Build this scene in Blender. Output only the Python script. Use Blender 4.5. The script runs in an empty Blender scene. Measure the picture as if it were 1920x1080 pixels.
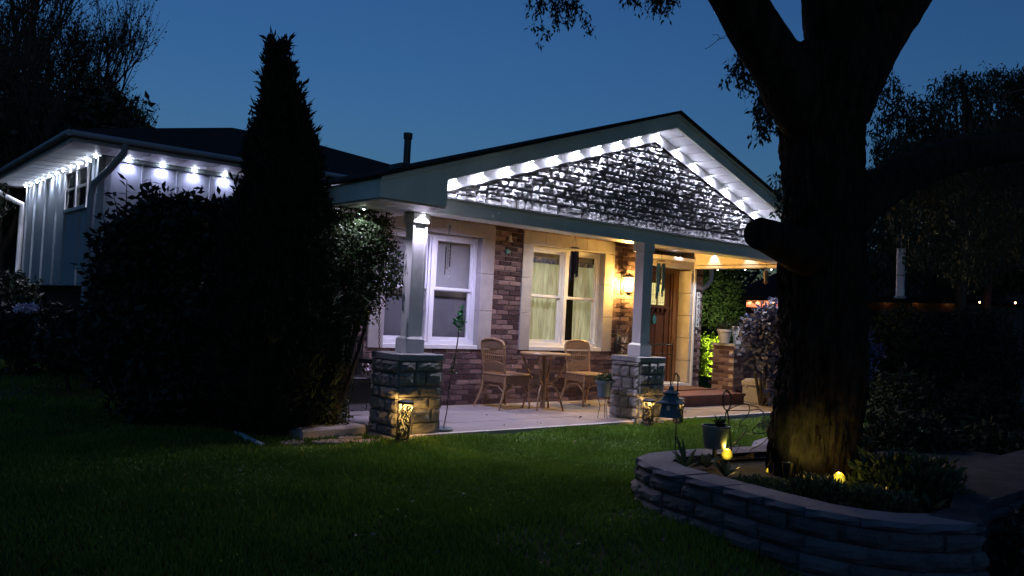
import bpy, bmesh, math, random
import numpy as np
from mathutils import Vector, Matrix, noise as mn
R_ = math.radians
S = bpy.context.scene
C = S.collection
random.seed(7)
rng = np.random.default_rng(11)

# ------------------------------------------------------------------ camera
FPX = 1564.563
_x = np.array([1853., -146., -FPX]); _x /= np.linalg.norm(_x)
_y = np.array([-1320., 13., -FPX]); _y /= np.linalg.norm(_y)
_z = np.cross(_x, _y); _z /= np.linalg.norm(_z)
ROT = np.array([_x, _y, _z])                      # rows: the house's axes seen by the camera
EYE = np.array([0, 0, 1.20])
cam = bpy.data.cameras.new('camera')
camo = bpy.data.objects.new('camera', cam); C.objects.link(camo)
cam.sensor_width = 36; cam.lens = FPX / 1920 * 36
cam.clip_start = .05; cam.clip_end = 2000
m4 = Matrix([[*ROT[0], 0], [*ROT[1], 0], [*ROT[2], 1.20], [0, 0, 0, 1]])
camo.matrix_world = m4
S.camera = camo

# ------------------------------------------------------------------ dusk sky, faint sun, exposure
W = bpy.data.worlds.new("World"); S.world = W; W.use_nodes = True
nt = W.node_tree; nt.nodes.clear()
sky = nt.nodes.new('ShaderNodeTexSky'); sky.sky_type = 'NISHITA'; sky.sun_disc = False
sky.sun_elevation = R_(1.0); sky.sun_rotation = R_(200); sky.ozone_density = 3.0; sky.dust_density = .5; sky.air_density = 1.0
tint = nt.nodes.new('ShaderNodeMix'); tint.data_type = 'RGBA'; tint.blend_type = 'MULTIPLY'; tint.inputs[0].default_value = 1
tint.inputs[7].default_value = (.38, .61, .86, 1)
bg = nt.nodes.new('ShaderNodeBackground'); bg.inputs[1].default_value = .1
wo = nt.nodes.new('ShaderNodeOutputWorld')
nt.links.new(sky.outputs[0], tint.inputs[6]); nt.links.new(tint.outputs[2], bg.inputs[0]); nt.links.new(bg.outputs[0], wo.inputs[0])
sun = bpy.data.lights.new('sun', 'SUN'); sun.energy = .004; sun.angle = R_(20); sun.color = (1, .85, .75)
suno = bpy.data.objects.new('sun', sun); C.objects.link(suno); suno.rotation_euler = (R_(80), 0, R_(-20))
S.view_settings.view_transform = 'Standard'; S.view_settings.look = 'None'
S.view_settings.exposure = 1.65; S.view_settings.gamma = 1; S.view_settings.use_curve_mapping = False

# ------------------------------------------------------------------ helpers
def at(px, py, Y=None, Z=None, X=None):
    r = ROT @ np.array([px - 960., 540. - py, -FPX])
    if Y is not None: t = Y / r[1]
    elif Z is not None: t = (Z - 1.2) / r[2]
    else: t = X / r[0]
    return Vector(EYE + t * r)

def gz(x, y):                                       # the lawn falls away from the patio
    return -.06 - max(0, min(6.5 - y, 9)) * .058 if y < 6.5 else -.06

def mat(name, col, rough=.8, var=.25, scale=8, bump=0, bscale=40, metal=0, rnd=0, emit=None, es=0, col2=None, spec=.5, stretch=None):
    m = bpy.data.materials.new(name); m.use_nodes = True
    n = m.node_tree.nodes; l = m.node_tree.links
    b = n['Principled BSDF']
    b.inputs['Roughness'].default_value = rough; b.inputs['Metallic'].default_value = metal
    b.inputs['Specular IOR Level'].default_value = spec
    tc = n.new('ShaderNodeTexCoord'); vec = tc.outputs['Object']
    if stretch:
        mp = n.new('ShaderNodeMapping'); mp.inputs['Scale'].default_value = stretch
        l.new(vec, mp.inputs[0]); vec = mp.outputs[0]
    nz = n.new('ShaderNodeTexNoise'); nz.inputs['Scale'].default_value = scale; nz.inputs['Detail'].default_value = 5
    l.new(vec, nz.inputs['Vector'])
    fac = nz.outputs['Fac']
    if rnd and 'grass' not in name:
        oi = n.new('ShaderNodeObjectInfo'); ge = n.new('ShaderNodeNewGeometry')
        a = n.new('ShaderNodeMath'); a.operation = 'ADD'; l.new(oi.outputs['Random'], a.inputs[0]); l.new(ge.outputs['Random Per Island'], a.inputs[1])
        f = n.new('ShaderNodeMath'); f.operation = 'FRACT'; l.new(a.outputs[0], f.inputs[0])
        mx = n.new('ShaderNodeMix'); mx.inputs[0].default_value = rnd
        l.new(fac, mx.inputs[2]); l.new(f.outputs[0], mx.inputs[3]); fac = mx.outputs[0]
        # keep noise readable on every piece
        ad = n.new('ShaderNodeVectorMath'); ad.operation = 'ADD'; l.new(vec, ad.inputs[0]); l.new(oi.outputs['Random'], ad.inputs[1]); 
        sc = n.new('ShaderNodeVectorMath'); sc.operation = 'SCALE'; sc.inputs[3].default_value = 1
        l.new(ad.outputs[0], sc.inputs[0]); l.new(sc.outputs[0], nz.inputs['Vector'])
    cr = n.new('ShaderNodeValToRGB'); l.new(fac, cr.inputs[0])
    c = Vector(col); c2 = Vector(col2) if col2 else None
    lo, hi = ((c, c2) if c2 else (c * (1 - var), c * (1 + var)))
    e = cr.color_ramp.elements
    e[0].position = .3 if not rnd else .12; e[1].position = .7 if not rnd else .88
    e[0].color = (*lo, 1); e[1].color = (*[min(1, v) for v in hi], 1)
    l.new(cr.outputs[0], b.inputs['Base Color'])
    if bump:
        n2 = n.new('ShaderNodeTexNoise'); n2.inputs['Scale'].default_value = bscale; n2.inputs['Detail'].default_value = 6
        l.new(vec, n2.inputs['Vector'])
        bp = n.new('ShaderNodeBump'); bp.inputs['Strength'].default_value = min(1, bump); bp.inputs['Distance'].default_value = .01 * max(1, bump)
        l.new(n2.outputs['Fac'], bp.inputs['Height']); l.new(bp.outputs[0], b.inputs['Normal'])
    if emit:
        b.inputs['Emission Color'].default_value = (*emit, 1); b.inputs['Emission Strength'].default_value = es
    return m

M = {}
M['mortar'] = mat('mortar', (.34, .28, .27), .95, .3, 20, .5, 120)
M['brick'] = mat('brick', (.052, .024, .031), .9, 0, 35, .8, 160, rnd=.72, col2=(.29, .19, .185))
M['brick'].node_tree.nodes['Color Ramp'].color_ramp.elements[0].position = .34
M['stone_trim'] = mat('limestone', (.36, .335, .325), .85, .12, 6, .3, 90)
M['gable_stone'] = mat('gable_stone', (.16, .16, .155), .95, 0, 30, 2.2, 42, rnd=.42, col2=(.72, .71, .72), spec=.1)
M['pillar_stone'] = mat('pillar_stone', (.19, .18, .155), .9, 0, 14, 1.0, 60, rnd=.4, col2=(.36, .34, .32))
M['cap_stone'] = mat('cap_stone', (.24, .24, .235), .85, .12, 10, .3, 80)
M['white'] = mat('white_paint', (.72, .72, .72), .45, .05, 5, .05, 60)
M['soffit'] = mat('soffit_white', (.7, .7, .72), .5, .05, 5)
M['gutterm'] = mat('dull_gutter', (.22, .24, .25), .5, .12, 3)
M['trim'] = mat('aluminium_trim', (.72, .74, .62), .5, .22, 1.6, .25, 9)
M['colm'] = mat('column_wrap', (.66, .65, .62), .4, .1, 3, .2, 9)
M['beamm'] = mat('beam_wrap', (.74, .74, .66), .38, .1, 3, .25, 9)
M['cream'] = mat('cream_ceiling', (.66, .56, .42), .6, .06, 5)
M['roof'] = mat('roof_shingle', (.030, .024, .020), 1, .5, 22, .8, 60, spec=.03)
M['siding'] = mat('pale_siding', (.30, .36, .39), .6, .07, 3, .1, 40, stretch=(8, 8, .6))
M['pipe_metal'] = mat('vent_metal', (.035, .04, .045), .5, .3, 10)
M['dark'] = mat('black_metal', (.012, .012, .013), .45, .3, 20)
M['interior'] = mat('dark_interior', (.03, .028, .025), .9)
M['concrete'] = mat('concrete', (.33, .30, .29), .9, .14, 5, .35, 60, rnd=.15)
M['redstep'] = mat('red_step', (.16, .075, .07), .7, .2, 6, .2, 40)
M['mat_'] = mat('door_mat', (.12, .06, .035), .95, .4, 60, .6, 150)
M['wicker'] = mat('wicker', (.25, .15, .08), .55, .35, 60, .9, 130)
M['cane'] = mat('cane', (.33, .20, .105), .4, .25, 18)
M['door'] = mat('door_wood', (.095, .032, .016), .4, .4, 7, .15, 30, stretch=(6, 6, .7))
M['doorframe'] = mat('door_frame_wood', (.17, .075, .028), .4, .35, 7, .1, 30, stretch=(6, 6, .7))
M['bark'] = mat('bark', (.020, .015, .010), .95, .7, 14, 2.5, 30, stretch=(1, 1, .3), spec=.1)
M['sawn'] = mat('sawn_wood', (.05, .045, .04), .9, .3, 14)
M['twig'] = mat('twig', (.03, .024, .018), .9, .3, 9)
M['soil'] = mat('soil', (.012, .009, .007), 1, .4, 12, .8, 30)
M['ground'] = mat('lawn_base', (.012, .020, .006), 1, .4, 3, .8, 50)
def leafmat(name, col, var=.45, rough=.55, scale=4, tr=.25):
    m = mat(name, col, rough, var, scale, rnd=.6, spec=.3)
    n = m.node_tree.nodes; l = m.node_tree.links; b = n['Principled BSDF']
    t = n.new('ShaderNodeBsdfTranslucent'); mx = n.new('ShaderNodeMixShader'); mx.inputs[0].default_value = tr
    src = b.inputs['Base Color'].links[0].from_socket; l.new(src, t.inputs[0])
    o = n['Material Output']; l.new(b.outputs[0], mx.inputs[1]); l.new(t.outputs[0], mx.inputs[2]); l.new(mx.outputs[0], o.inputs[0])
    return m
M['grass'] = leafmat('grass_blades', (.072, .142, .014), .55, .6, 1.6)
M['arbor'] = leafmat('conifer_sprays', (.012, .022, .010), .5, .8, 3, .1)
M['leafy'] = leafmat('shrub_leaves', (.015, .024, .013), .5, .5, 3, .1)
M['cedar'] = leafmat('cedar_leaves', (.036, .06, .022), .5, .6, 3, .2)
M['treeleaf'] = leafmat('tree_leaves', (.028, .042, .022), .45, .6, 2, .2)
M['greenleaf'] = leafmat('hedge_leaves', (.20, .25, .03), .4, .5, 4)
M['purpleleaf'] = leafmat('purple_shrub_leaves', (.07, .08, .16), .45, .5, 5, .1)
M['hosta'] = leafmat('bed_plant_leaves', (.05, .08, .035), .4, .45, 6)
M['block'] = mat('retaining_block', (.10, .10, .095), .95, 0, 16, 3, 26, rnd=.35, col2=(.30, .28, .27), spec=.15)
M['capblock'] = mat('wall_cap_block', (.15, .145, .17), .92, 0, 14, 1.2, 40, rnd=.35, col2=(.25, .235, .25))
M['shadeslab'] = mat('shade_toned_slab', (.05, .05, .055), .95, .3, 6, .8, 40, spec=.1)  # cap stone toned down, the right side's shade put into its colour
M['pot'] = mat('teal_pot', (.07, .12, .13), .5, .2, 8)
M['pot2'] = mat('grey_pot', (.30, .30, .32), .7, .15, 8)
M['potblue'] = mat('blue_pot', (.09, .14, .19), .5, .2, 8)
M['box'] = mat('beige_plastic', (.33, .32, .31), .5, .06, 6)
M['lantern'] = mat('teal_lantern', (.045, .10, .13), .45, .35, 18, .3, 50)
M['turq'] = mat('turquoise', (.05, .24, .27), .4, .2, 12)
M['green_metal'] = mat('green_metal', (.03, .26, .07), .4, .3, 20)
M['chime'] = mat('bamboo_dark', (.045, .022, .012), .5, .3, 20)
M['chimeblue'] = mat('blue_chime_metal', (.05, .13, .17), .3, .2, 20, metal=.7)
M['silver'] = mat('silver', (.55, .55, .58), .3, .1, 20, metal=.25)
M['pvc'] = mat('white_plastic_pipe', (.42, .5, .5), .5, .1, 6)
M['board'] = mat('sign_board', (.20, .14, .10), .7, .3, 10, stretch=(5, 5, .8))
M['ink'] = mat('dark_lettering', (.02, .02, .04), .6)
M['shade'] = mat('window_shade', (.40, .37, .36), .8, .12, 3, .1, 20)
M['shade2'] = mat('dark_blind', (.17, .155, .17), .8, .12, 3)
M['flagstone'] = mat('flagstone', (.24, .19, .15), .9, .3, 7, .6, 40, rnd=.3)
M['flower'] = mat('pale_flowers', (.55, .5, .62), .7, .3, 12)
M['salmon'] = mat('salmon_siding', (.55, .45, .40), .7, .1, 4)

def emitter(name, col, s):
    m = bpy.data.materials.new(name); m.use_nodes = True; n = m.node_tree.nodes; n.clear()
    e = n.new('ShaderNodeEmission'); e.inputs[0].default_value = (*col, 1); e.inputs[1].default_value = s
    o = n.new('ShaderNodeOutputMaterial'); m.node_tree.links.new(e.outputs[0], o.inputs[0]); return m
M['led'] = emitter('led_lens', (.82, .88, 1), 28)
M['ledo'] = emitter('orange_led', (1, .35, .12), 14)
M['bulb'] = emitter('warm_bulb', (1, .74, .30), 22)
M['amberglass'] = None
M['solar'] = emitter('solar_amber', (1, .66, .12), 3.2)
def glass(name, col=(1, 1, 1), rough=.02, fac=.12):
    m = bpy.data.materials.new(name); m.use_nodes = True; n = m.node_tree.nodes; l = m.node_tree.links; n.clear()
    t = n.new('ShaderNodeBsdfTransparent'); t.inputs[0].default_value = (*col, 1)
    g = n.new('ShaderNodeBsdfGlossy'); g.inputs['Roughness'].default_value = rough
    lw = n.new('ShaderNodeLayerWeight'); pw = n.new('ShaderNodeMath'); pw.operation = 'POWER'; pw.inputs[1].default_value = 4
    fr = n.new('ShaderNodeMapRange'); fr.inputs[3].default_value = .02; fr.inputs[4].default_value = .45
    l.new(lw.outputs['Facing'], pw.inputs[0]); l.new(pw.outputs[0], fr.inputs[0])
    mx = n.new('ShaderNodeMixShader'); o = n.new('ShaderNodeOutputMaterial')
    l.new(fr.outputs[0], mx.inputs[0]); l.new(t.outputs[0], mx.inputs[1]); l.new(g.outputs[0], mx.inputs[2]); l.new(mx.outputs[0], o.inputs[0])
    return m
M['glass'] = glass('window_glass', (.9, .92, .92))
def amberglass():
    m = bpy.data.materials.new('lit_seeded_glass'); m.use_nodes = True; n = m.node_tree.nodes; l = m.node_tree.links; n.clear()
    t = n.new('ShaderNodeBsdfTransparent'); e = n.new('ShaderNodeEmission'); e.inputs[0].default_value = (1, .62, .16, 1); e.inputs[1].default_value = .9
    a = n.new('ShaderNodeAddShader'); o = n.new('ShaderNodeOutputMaterial'); l.new(t.outputs[0], a.inputs[0]); l.new(e.outputs[0], a.inputs[1]); l.new(a.outputs[0], o.inputs[0]); return m
M['amberglass'] = amberglass()
M['globe'] = glass('crackle_glass', (1, .85, .35), .1)

def tag(o, label=None, cat=None, group=None, kind=None):
    if label: o['label'] = label
    if cat: o['category'] = cat
    if group: o['group'] = group
    if kind: o['kind'] = kind
    return o
def thing(name, label, cat, loc=(0, 0, 0), rz=0, group=None):
    o = bpy.data.objects.new(name, None); C.objects.link(o); o.empty_display_size = .1
    o.location = loc; o.rotation_euler = (0, 0, rz)
    return tag(o, label, cat, group)
def link(name, me, parent=None, loc=(0, 0, 0), rot=(0, 0, 0), sc=(1, 1, 1)):
    o = bpy.data.objects.new(name, me); C.objects.link(o)
    if parent: o.parent = parent
    o.location = loc; o.rotation_euler = rot; o.scale = sc
    return o

class MB:
    def __init__(s): s.v = []; s.f = []; s.sm = False
    def add(s, vs, fs):
        b = len(s.v); s.v += [tuple(v) for v in vs]; s.f += [tuple(i + b for i in f) for f in fs]; return s
    def box(s, x0, x1, y0, y1, z0, z1, M4=None):
        vs = [(x0, y0, z0), (x1, y0, z0), (x1, y1, z0), (x0, y1, z0), (x0, y0, z1), (x1, y0, z1), (x1, y1, z1), (x0, y1, z1)]
        if M4 is not None: vs = [M4 @ Vector(v) for v in vs]
        return s.add(vs, [(0, 3, 2, 1), (4, 5, 6, 7), (0, 1, 5, 4), (1, 2, 6, 5), (2, 3, 7, 6), (3, 0, 4, 7)])
    def cb(s, c, d, M4=None):
        return s.box(c[0] - d[0] / 2, c[0] + d[0] / 2, c[1] - d[1] / 2, c[1] + d[1] / 2, c[2] - d[2] / 2, c[2] + d[2] / 2, M4)
    def tube(s, pts, r, n=8, cap=True, jit=None):
        pts = [Vector(p) for p in pts]; rs = r if isinstance(r, (list, tuple)) else [r] * len(pts)
        b = len(s.v); t0 = (pts[1] - pts[0]).normalized(); u = t0.orthogonal().normalized()
        for i, p in enumerate(pts):
            t = (pts[min(i + 1, len(pts) - 1)] - pts[max(i - 1, 0)]).normalized()
            u = (u - t * u.dot(t)); u = u.normalized() if u.length > 1e-6 else t.orthogonal().normalized()
            w = t.cross(u)
            for k in range(n):
                a = 2 * math.pi * k / n; rr = rs[i]
                if jit: rr *= jit(i, k, p)
                s.v.append(tuple(p + u * math.cos(a) * rr + w * math.sin(a) * rr))
        for i in range(len(pts) - 1):
            for k in range(n):
                s.f.append((b + i * n + k, b + i * n + (k + 1) % n, b + (i + 1) * n + (k + 1) % n, b + (i + 1) * n + k))
        if cap:
            s.f.append(tuple(b + k for k in range(n))[::-1]); e = b + (len(pts) - 1) * n; s.f.append(tuple(e + k for k in range(n)))
        return s
    def lathe(s, prof, c=(0, 0, 0), n=20, ax=None):
        b = len(s.v); c = Vector(c)
        for r, z in prof:
            for k in range(n):
                a = 2 * math.pi * k / n; v = Vector((r * math.cos(a), r * math.sin(a), z))
                if ax is not None: v = ax @ v
                s.v.append(tuple(c + v))
        for i in range(len(prof) - 1):
            for k in range(n):
                s.f.append((b + i * n + k, b + i * n + (k + 1) % n, b + (i + 1) * n + (k + 1) % n, b + (i + 1) * n + k))
        if prof[0][0] > 1e-4: s.f.append(tuple(b + k for k in range(n))[::-1])
        if prof[-1][0] > 1e-4: e = b + (len(prof) - 1) * n; s.f.append(tuple(e + k for k in range(n)))
        return s
    def sph(s, c, r, n=14):
        return s.lathe([(max(1e-5, math.sin(math.pi * i / n)) * r, -math.cos(math.pi * i / n) * r) for i in range(n + 1)], c, n * 2 - 4)
    def prismY(s, poly, y0, y1):           # polygon in x,z extruded along y
        n = len(poly); vs = [(x, y0, z) for x, z in poly] + [(x, y1, z) for x, z in poly]
        return s.add(vs, [tuple(range(n)), tuple(range(n, 2 * n))[::-1]] + [((i + 1) % n, i, i + n, (i + 1) % n + n) for i in range(n)])
    def me(s, name, m, smooth=False, bevel=0):
        me = bpy.data.meshes.new(name); me.from_pydata(s.v, [], s.f); me.update()
        bm = bmesh.new(); bm.from_mesh(me)
        if bevel: bmesh.ops.bevel(bm, geom=bm.edges[:], offset=bevel, segments=1, affect='EDGES', clamp_overlap=True)
        bmesh.ops.recalc_face_normals(bm, faces=bm.faces[:]); bm.to_mesh(me); bm.free()
        if smooth:
            me.polygons.foreach_set('use_smooth', [True] * len(me.polygons))
            try: me.set_sharp_from_angle(angle=R_(50))
            except Exception: pass
        me.materials.append(m); return me
    def build(s, name, m, parent=None, smooth=False, bevel=0, origin=None):
        if origin is not None:
            o = Vector(origin); s.v = [tuple(Vector(v) - o) for v in s.v]
        return link(name, s.me(name, m, smooth, bevel), parent, origin or (0, 0, 0))

def npmesh(name, V, F, m, smooth=False):
    """V (n,3) float, F (k,3|4) int"""
    me = bpy.data.meshes.new(name); n = F.shape[1]
    me.vertices.add(len(V)); me.vertices.foreach_set('co', np.ascontiguousarray(V, dtype=np.float32).ravel())
    me.loops.add(F.size); me.loops.foreach_set('vertex_index', np.ascontiguousarray(F, dtype=np.int32).ravel())
    me.polygons.add(len(F)); me.polygons.foreach_set('loop_start', np.arange(0, F.size, n, dtype=np.int32))
    try: me.polygons.foreach_set('loop_total', np.full(len(F), n, dtype=np.int32))
    except Exception: pass
    me.update(); me.validate(); me.materials.append(m); return me

def rot_frames(n, up=0.0, droop=None):
    """random unit direction d and perpendicular w"""
    d = rng.normal(size=(n, 3))
    if droop is not None: d = d * np.array([1, 1, .6]) + np.array(droop)
    d /= np.linalg.norm(d, axis=1)[:, None]
    w = np.cross(d, rng.normal(size=(n, 3))); w /= np.linalg.norm(w, axis=1)[:, None]
    return d, w

def leaves_mesh(name, P, L, Wd, m, droop=None, d=None):
    n = len(P)
    dd, w = rot_frames(n, droop=droop)
    if d is not None:
        dd = d + rng.normal(size=(n, 3)) * .45; dd /= np.linalg.norm(dd, axis=1)[:, None]
        w = np.cross(dd, rng.normal(size=(n, 3))); w /= np.linalg.norm(w, axis=1)[:, None]
    L = L * rng.uniform(.6, 1.35, n)[:, None]; Wd = Wd * rng.uniform(.7, 1.3, n)[:, None]
    nn = np.cross(dd, w)
    a = P; b = P + dd * L * .45 + w * Wd * .5 + nn * L * .06; c = P + dd * L; e = P + dd * L * .45 - w * Wd * .5 + nn * L * .06
    V = np.stack([a, b, c, e], 1).reshape(-1, 3); F = np.arange(4 * n).reshape(n, 4)
    return npmesh(name, V, F, m)

def cloud(ells, n, shell=.55, rag=.25, seed=0):
    """points through ellipsoids, biased to the outside, with an uneven edge and holes"""
    out = []; tot = sum(e[3] * e[4] * e[5] for e in ells) if len(ells[0]) > 4 else sum(e[3] ** 2 for e in ells)
    for e in ells:
        c = np.array(e[:3]); r = np.array(e[3:6]) if len(e) > 4 else np.array([e[3]] * 3)
        k = int(n * (np.prod(r) if len(e) > 4 else e[3] ** 2) / tot)
        d = rng.normal(size=(k, 3)); d /= np.linalg.norm(d, axis=1)[:, None]
        rad = rng.uniform(shell ** 3, 1, k) ** (1 / 3)
        lump = np.sin(d[:, 0] * 7 + c[0] * 3) * np.sin(d[:, 1] * 8 + seed) * np.sin(d[:, 2] * 9 + c[2] * 5)
        rad = rad * (1 + rag * lump + rng.normal(size=k) * .04)
        out.append(c + d * rad[:, None] * r)
    return np.concatenate(out)

def rough_block(name, m, w=1, h=1, d=1, nx=4, nz=3, amp=.06, seed=0, rnd=.03):
    """a split-faced block: front (-Y) face displaced and irregular, unit-sized"""
    r = random.Random(seed); b = MB()
    for j in range(nz + 1):
        for i in range(nx + 1):
            x = (i / nx - .5) * w; z = (j / nz - .5) * h
            edge = i in (0, nx) or j in (0, nz)
            y = -d / 2 + (.10 * d if edge else 0) + (0 if edge else -r.random() * amp) + (r.random() * .04 * d if edge else 0)
            if i in (0, nx): z += r.uniform(-rnd, rnd) * (0 if j in (0, nz) else 1); x += r.uniform(-rnd, .0) * (1 if i == nx else -1)
            if j in (0, nz): z += r.uniform(-rnd, 0) * (1 if j == nz else -1)
            b.v.append((x, y, z))
    W1 = nx + 1
    for j in range(nz):
        for i in range(nx):
            b.f.append((j * W1 + i, j * W1 + i + 1, (j + 1) * W1 + i + 1, (j + 1) * W1 + i))
    ring = [i for i in range(W1)] + [j * W1 + nx for j in range(1, nz + 1)] + [nz * W1 + i for i in range(nx - 1, -1, -1)] + [j * W1 for j in range(nz - 1, 0, -1)]
    base = len(b.v)
    for i in ring: v = b.v[i]; b.v.append((v[0], d / 2, v[2]))
    k = len(ring)
    for q in range(k): b.f.append((ring[q], base + q, base + (q + 1) % k, ring[(q + 1) % k]))
    return b.me(name, m)

def spot(name, loc, P, size=70, blend=.25, col=(.84, .89, 1), rad=.012, rot=(0, 0, 0), parent=None):
    l = bpy.data.lights.new(name, 'SPOT'); l.energy = P; l.spot_size = R_(size); l.spot_blend = blend; l.color = col; l.shadow_soft_size = rad
    o = bpy.data.objects.new(name, l); C.objects.link(o); o.location = loc; o.rotation_euler = rot
    if parent: o.parent = parent
    return o
def point(name, loc, P, col, rad=.03, parent=None):
    l = bpy.data.lights.new(name, 'POINT'); l.energy = P; l.color = col; l.shadow_soft_size = rad
    o = bpy.data.objects.new(name, l); C.objects.link(o); o.location = loc
    if parent: o.parent = parent
    return o

ORD = ['first', 'second', 'third', 'fourth', 'fifth', 'sixth', 'seventh', 'eighth', 'ninth', 'tenth', 'eleventh', 'twelfth', 'thirteenth']

# ================================================================== GROUND
def build_ground():
    b = MB(); xs = [-60, -20, -8, -3, 0, 2, 4, 6, 8, 10, 14, 20, 34, 80]; ys = [-40, -12, -4, -2, 0, 1, 2, 3, 4, 5, 6, 6.5, 9, 14, 20, 34, 90]
    for y in ys:
        for x in xs: b.v.append((x, y, gz(x, y) if y > -3 else -.6))
    n = len(xs)
    for j in range(len(ys) - 1):
        for i in range(n - 1): b.f.append((j * n + i, j * n + i + 1, (j + 1) * n + i + 1, (j + 1) * n + i))
    tag(b.build('ground', M['ground']), kind='structure')
build_ground()

# planter outline (outer face of the wall top)
PL = [(7.9, 4.15), (7.4, 4.32), (6.9, 4.42), (6.5, 4.5), (6.1, 4.56), (5.75, 4.62), (5.45, 4.62), (5.2, 4.52), (5.02, 4.33), (4.93, 4.05), (4.88, 3.7), (4.82, 3.35), (4.77, 3.0), (4.75, 2.65), (4.82, 2.38), (4.96, 2.17), (5.18, 2.02), (5.42, 1.95)]
def resample(P, d):
    P = [Vector((*p, 0)) for p in P]; out = [P[0]]; acc = 0
    for a, b in zip(P[:-1], P[1:]):
        L = (b - a).length; t = d - acc
        while t <= L: out.append(a.lerp(b, t / L)); t += d
        acc = L - (t - d)
    return out
PLs = resample(PL, .02)
def inside_planter(x, y):
    poly = PL + [(5.75, 2.05), (6.1, 2.25), (8.2, 2.3), (12, 2.4), (12, 4)]
    c = np.zeros(len(x), bool); n = len(poly)
    for i in range(n):
        x0, y0 = poly[i]; x1, y1 = poly[(i + 1) % n]
        k = ((y0 > y) != (y1 > y)) & (x < (x1 - x0) * (y - y0) / (y1 - y0 + 1e-9) + x0)
        c ^= k
    return c

def build_grass():
    pts = []
    def region(n, x0, x1, y0, y1):
        x = rng.uniform(x0, x1, n); y = rng.uniform(y0, y1, n); pts.append(np.stack([x, y], 1))
    region(120000, 3.0, 9.5, 4.2, 6.8); region(60000, 1.2, 6, 2.2, 6.2); region(26000, 1.0, 4.6, 5.5, 9.5)
    region(30000, -2.5, 3.0, 4.0, 11.0); region(60000, .4, 3.3, 3.0, 8.0); region(45000, -2.5, 5.0, 9.0, 19.0); region(16000, 11.9, 17, 9.0, 16)
    region(12000, 9.0, 12, 5.2, 6.7)
    P = np.concatenate(pts); x, y = P[:, 0], P[:, 1]
    keep = ~inside_planter(x, y)
    keep &= ~((x > 4.55) & (x < 11.5) & (y > 6.80 - .03 * np.sin(x * 9)))
    keep &= ~((x > 4.35) & (x < 4.95) & (y > 6.82) & (y < 7.4))
    P = P[keep]; n = len(P)
    z = np.array([gz(a, b) for a, b in P])
    pk = np.sin(P[:, 0] * 1.7 + 1) * np.sin(P[:, 1] * 2.3) + np.sin(P[:, 0] * 5.1) * np.sin(P[:, 1] * 4.7 + 2) * .6 + rng.normal(size=n) * .35
    h = rng.uniform(.022, .058, n) * (1 + .28 * np.clip(pk, -1.2, 1.5)) * (1 + .3 * np.sin(P[:, 0] * 3) * np.sin(P[:, 1] * 4)); a = rng.uniform(0, 2 * math.pi, n); w = rng.uniform(.0025, .0045, n) + .0006 * P[:, 1] * .5
    lean = rng.uniform(0, .035, n); la = rng.uniform(0, 2 * math.pi, n)
    B = np.stack([P[:, 0], P[:, 1], z], 1); d = np.stack([np.cos(a) * w, np.sin(a) * w, 0 * a], 1)
    mid = B + np.stack([np.cos(la) * lean * .35, np.sin(la) * lean * .35, h * .6], 1); top = B + np.stack([np.cos(la) * lean, np.sin(la) * lean, h], 1)
    V = np.stack([B - d, B + d, mid + d * .7, mid - d * .7, top, top], 1)
    V = np.stack([B - d, B + d, mid + d * .7, mid - d * .7, top], 1).reshape(-1, 3)
    i = np.arange(n) * 5
    F = np.concatenate([np.stack([i, i + 1, i + 2], 1), np.stack([i, i + 2, i + 3], 1), np.stack([i + 3, i + 2, i + 4], 1)])
    tag(link('grass', npmesh('grass', V, F, M['grass'])), kind='stuff', label='short green lawn grass in front of the patio', cat='grass')
build_grass()

# ================================================================== PATIO
def build_patio():
    b = MB(); b.box(4.55, 11.9, 6.86, 8.86, -.16, -.012); b.box(11.9, 16, 6.95, 8.3, -.16, -.012)
    pt = tag(b.build('patio', M['mortar']), kind='structure')
    me = {}
    x = 4.55
    cols = [.92, .9, .93, .9, .92, .9, .93, .95, .9, .9, .9, .9, .9]
    for ci, w in enumerate(cols):
        y = 6.80
        for ri, d in enumerate([.62, .66, .78]):
            if x + w > 11.9 and ri == 2: continue
            key = (w, d)
            if key not in me:
                m_ = MB(); m_.box(-w / 2 + .004, w / 2 - .004, -d / 2 + .004, d / 2 - .004, -.07, 0); me[key] = m_.me('paver', M['concrete'], bevel=.004)
            link('paver', me[key], pt, (x + w / 2, y + d / 2, random.uniform(-.003, .003)), (0, 0, 0))
            y += d
        x += w
build_patio()

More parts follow.
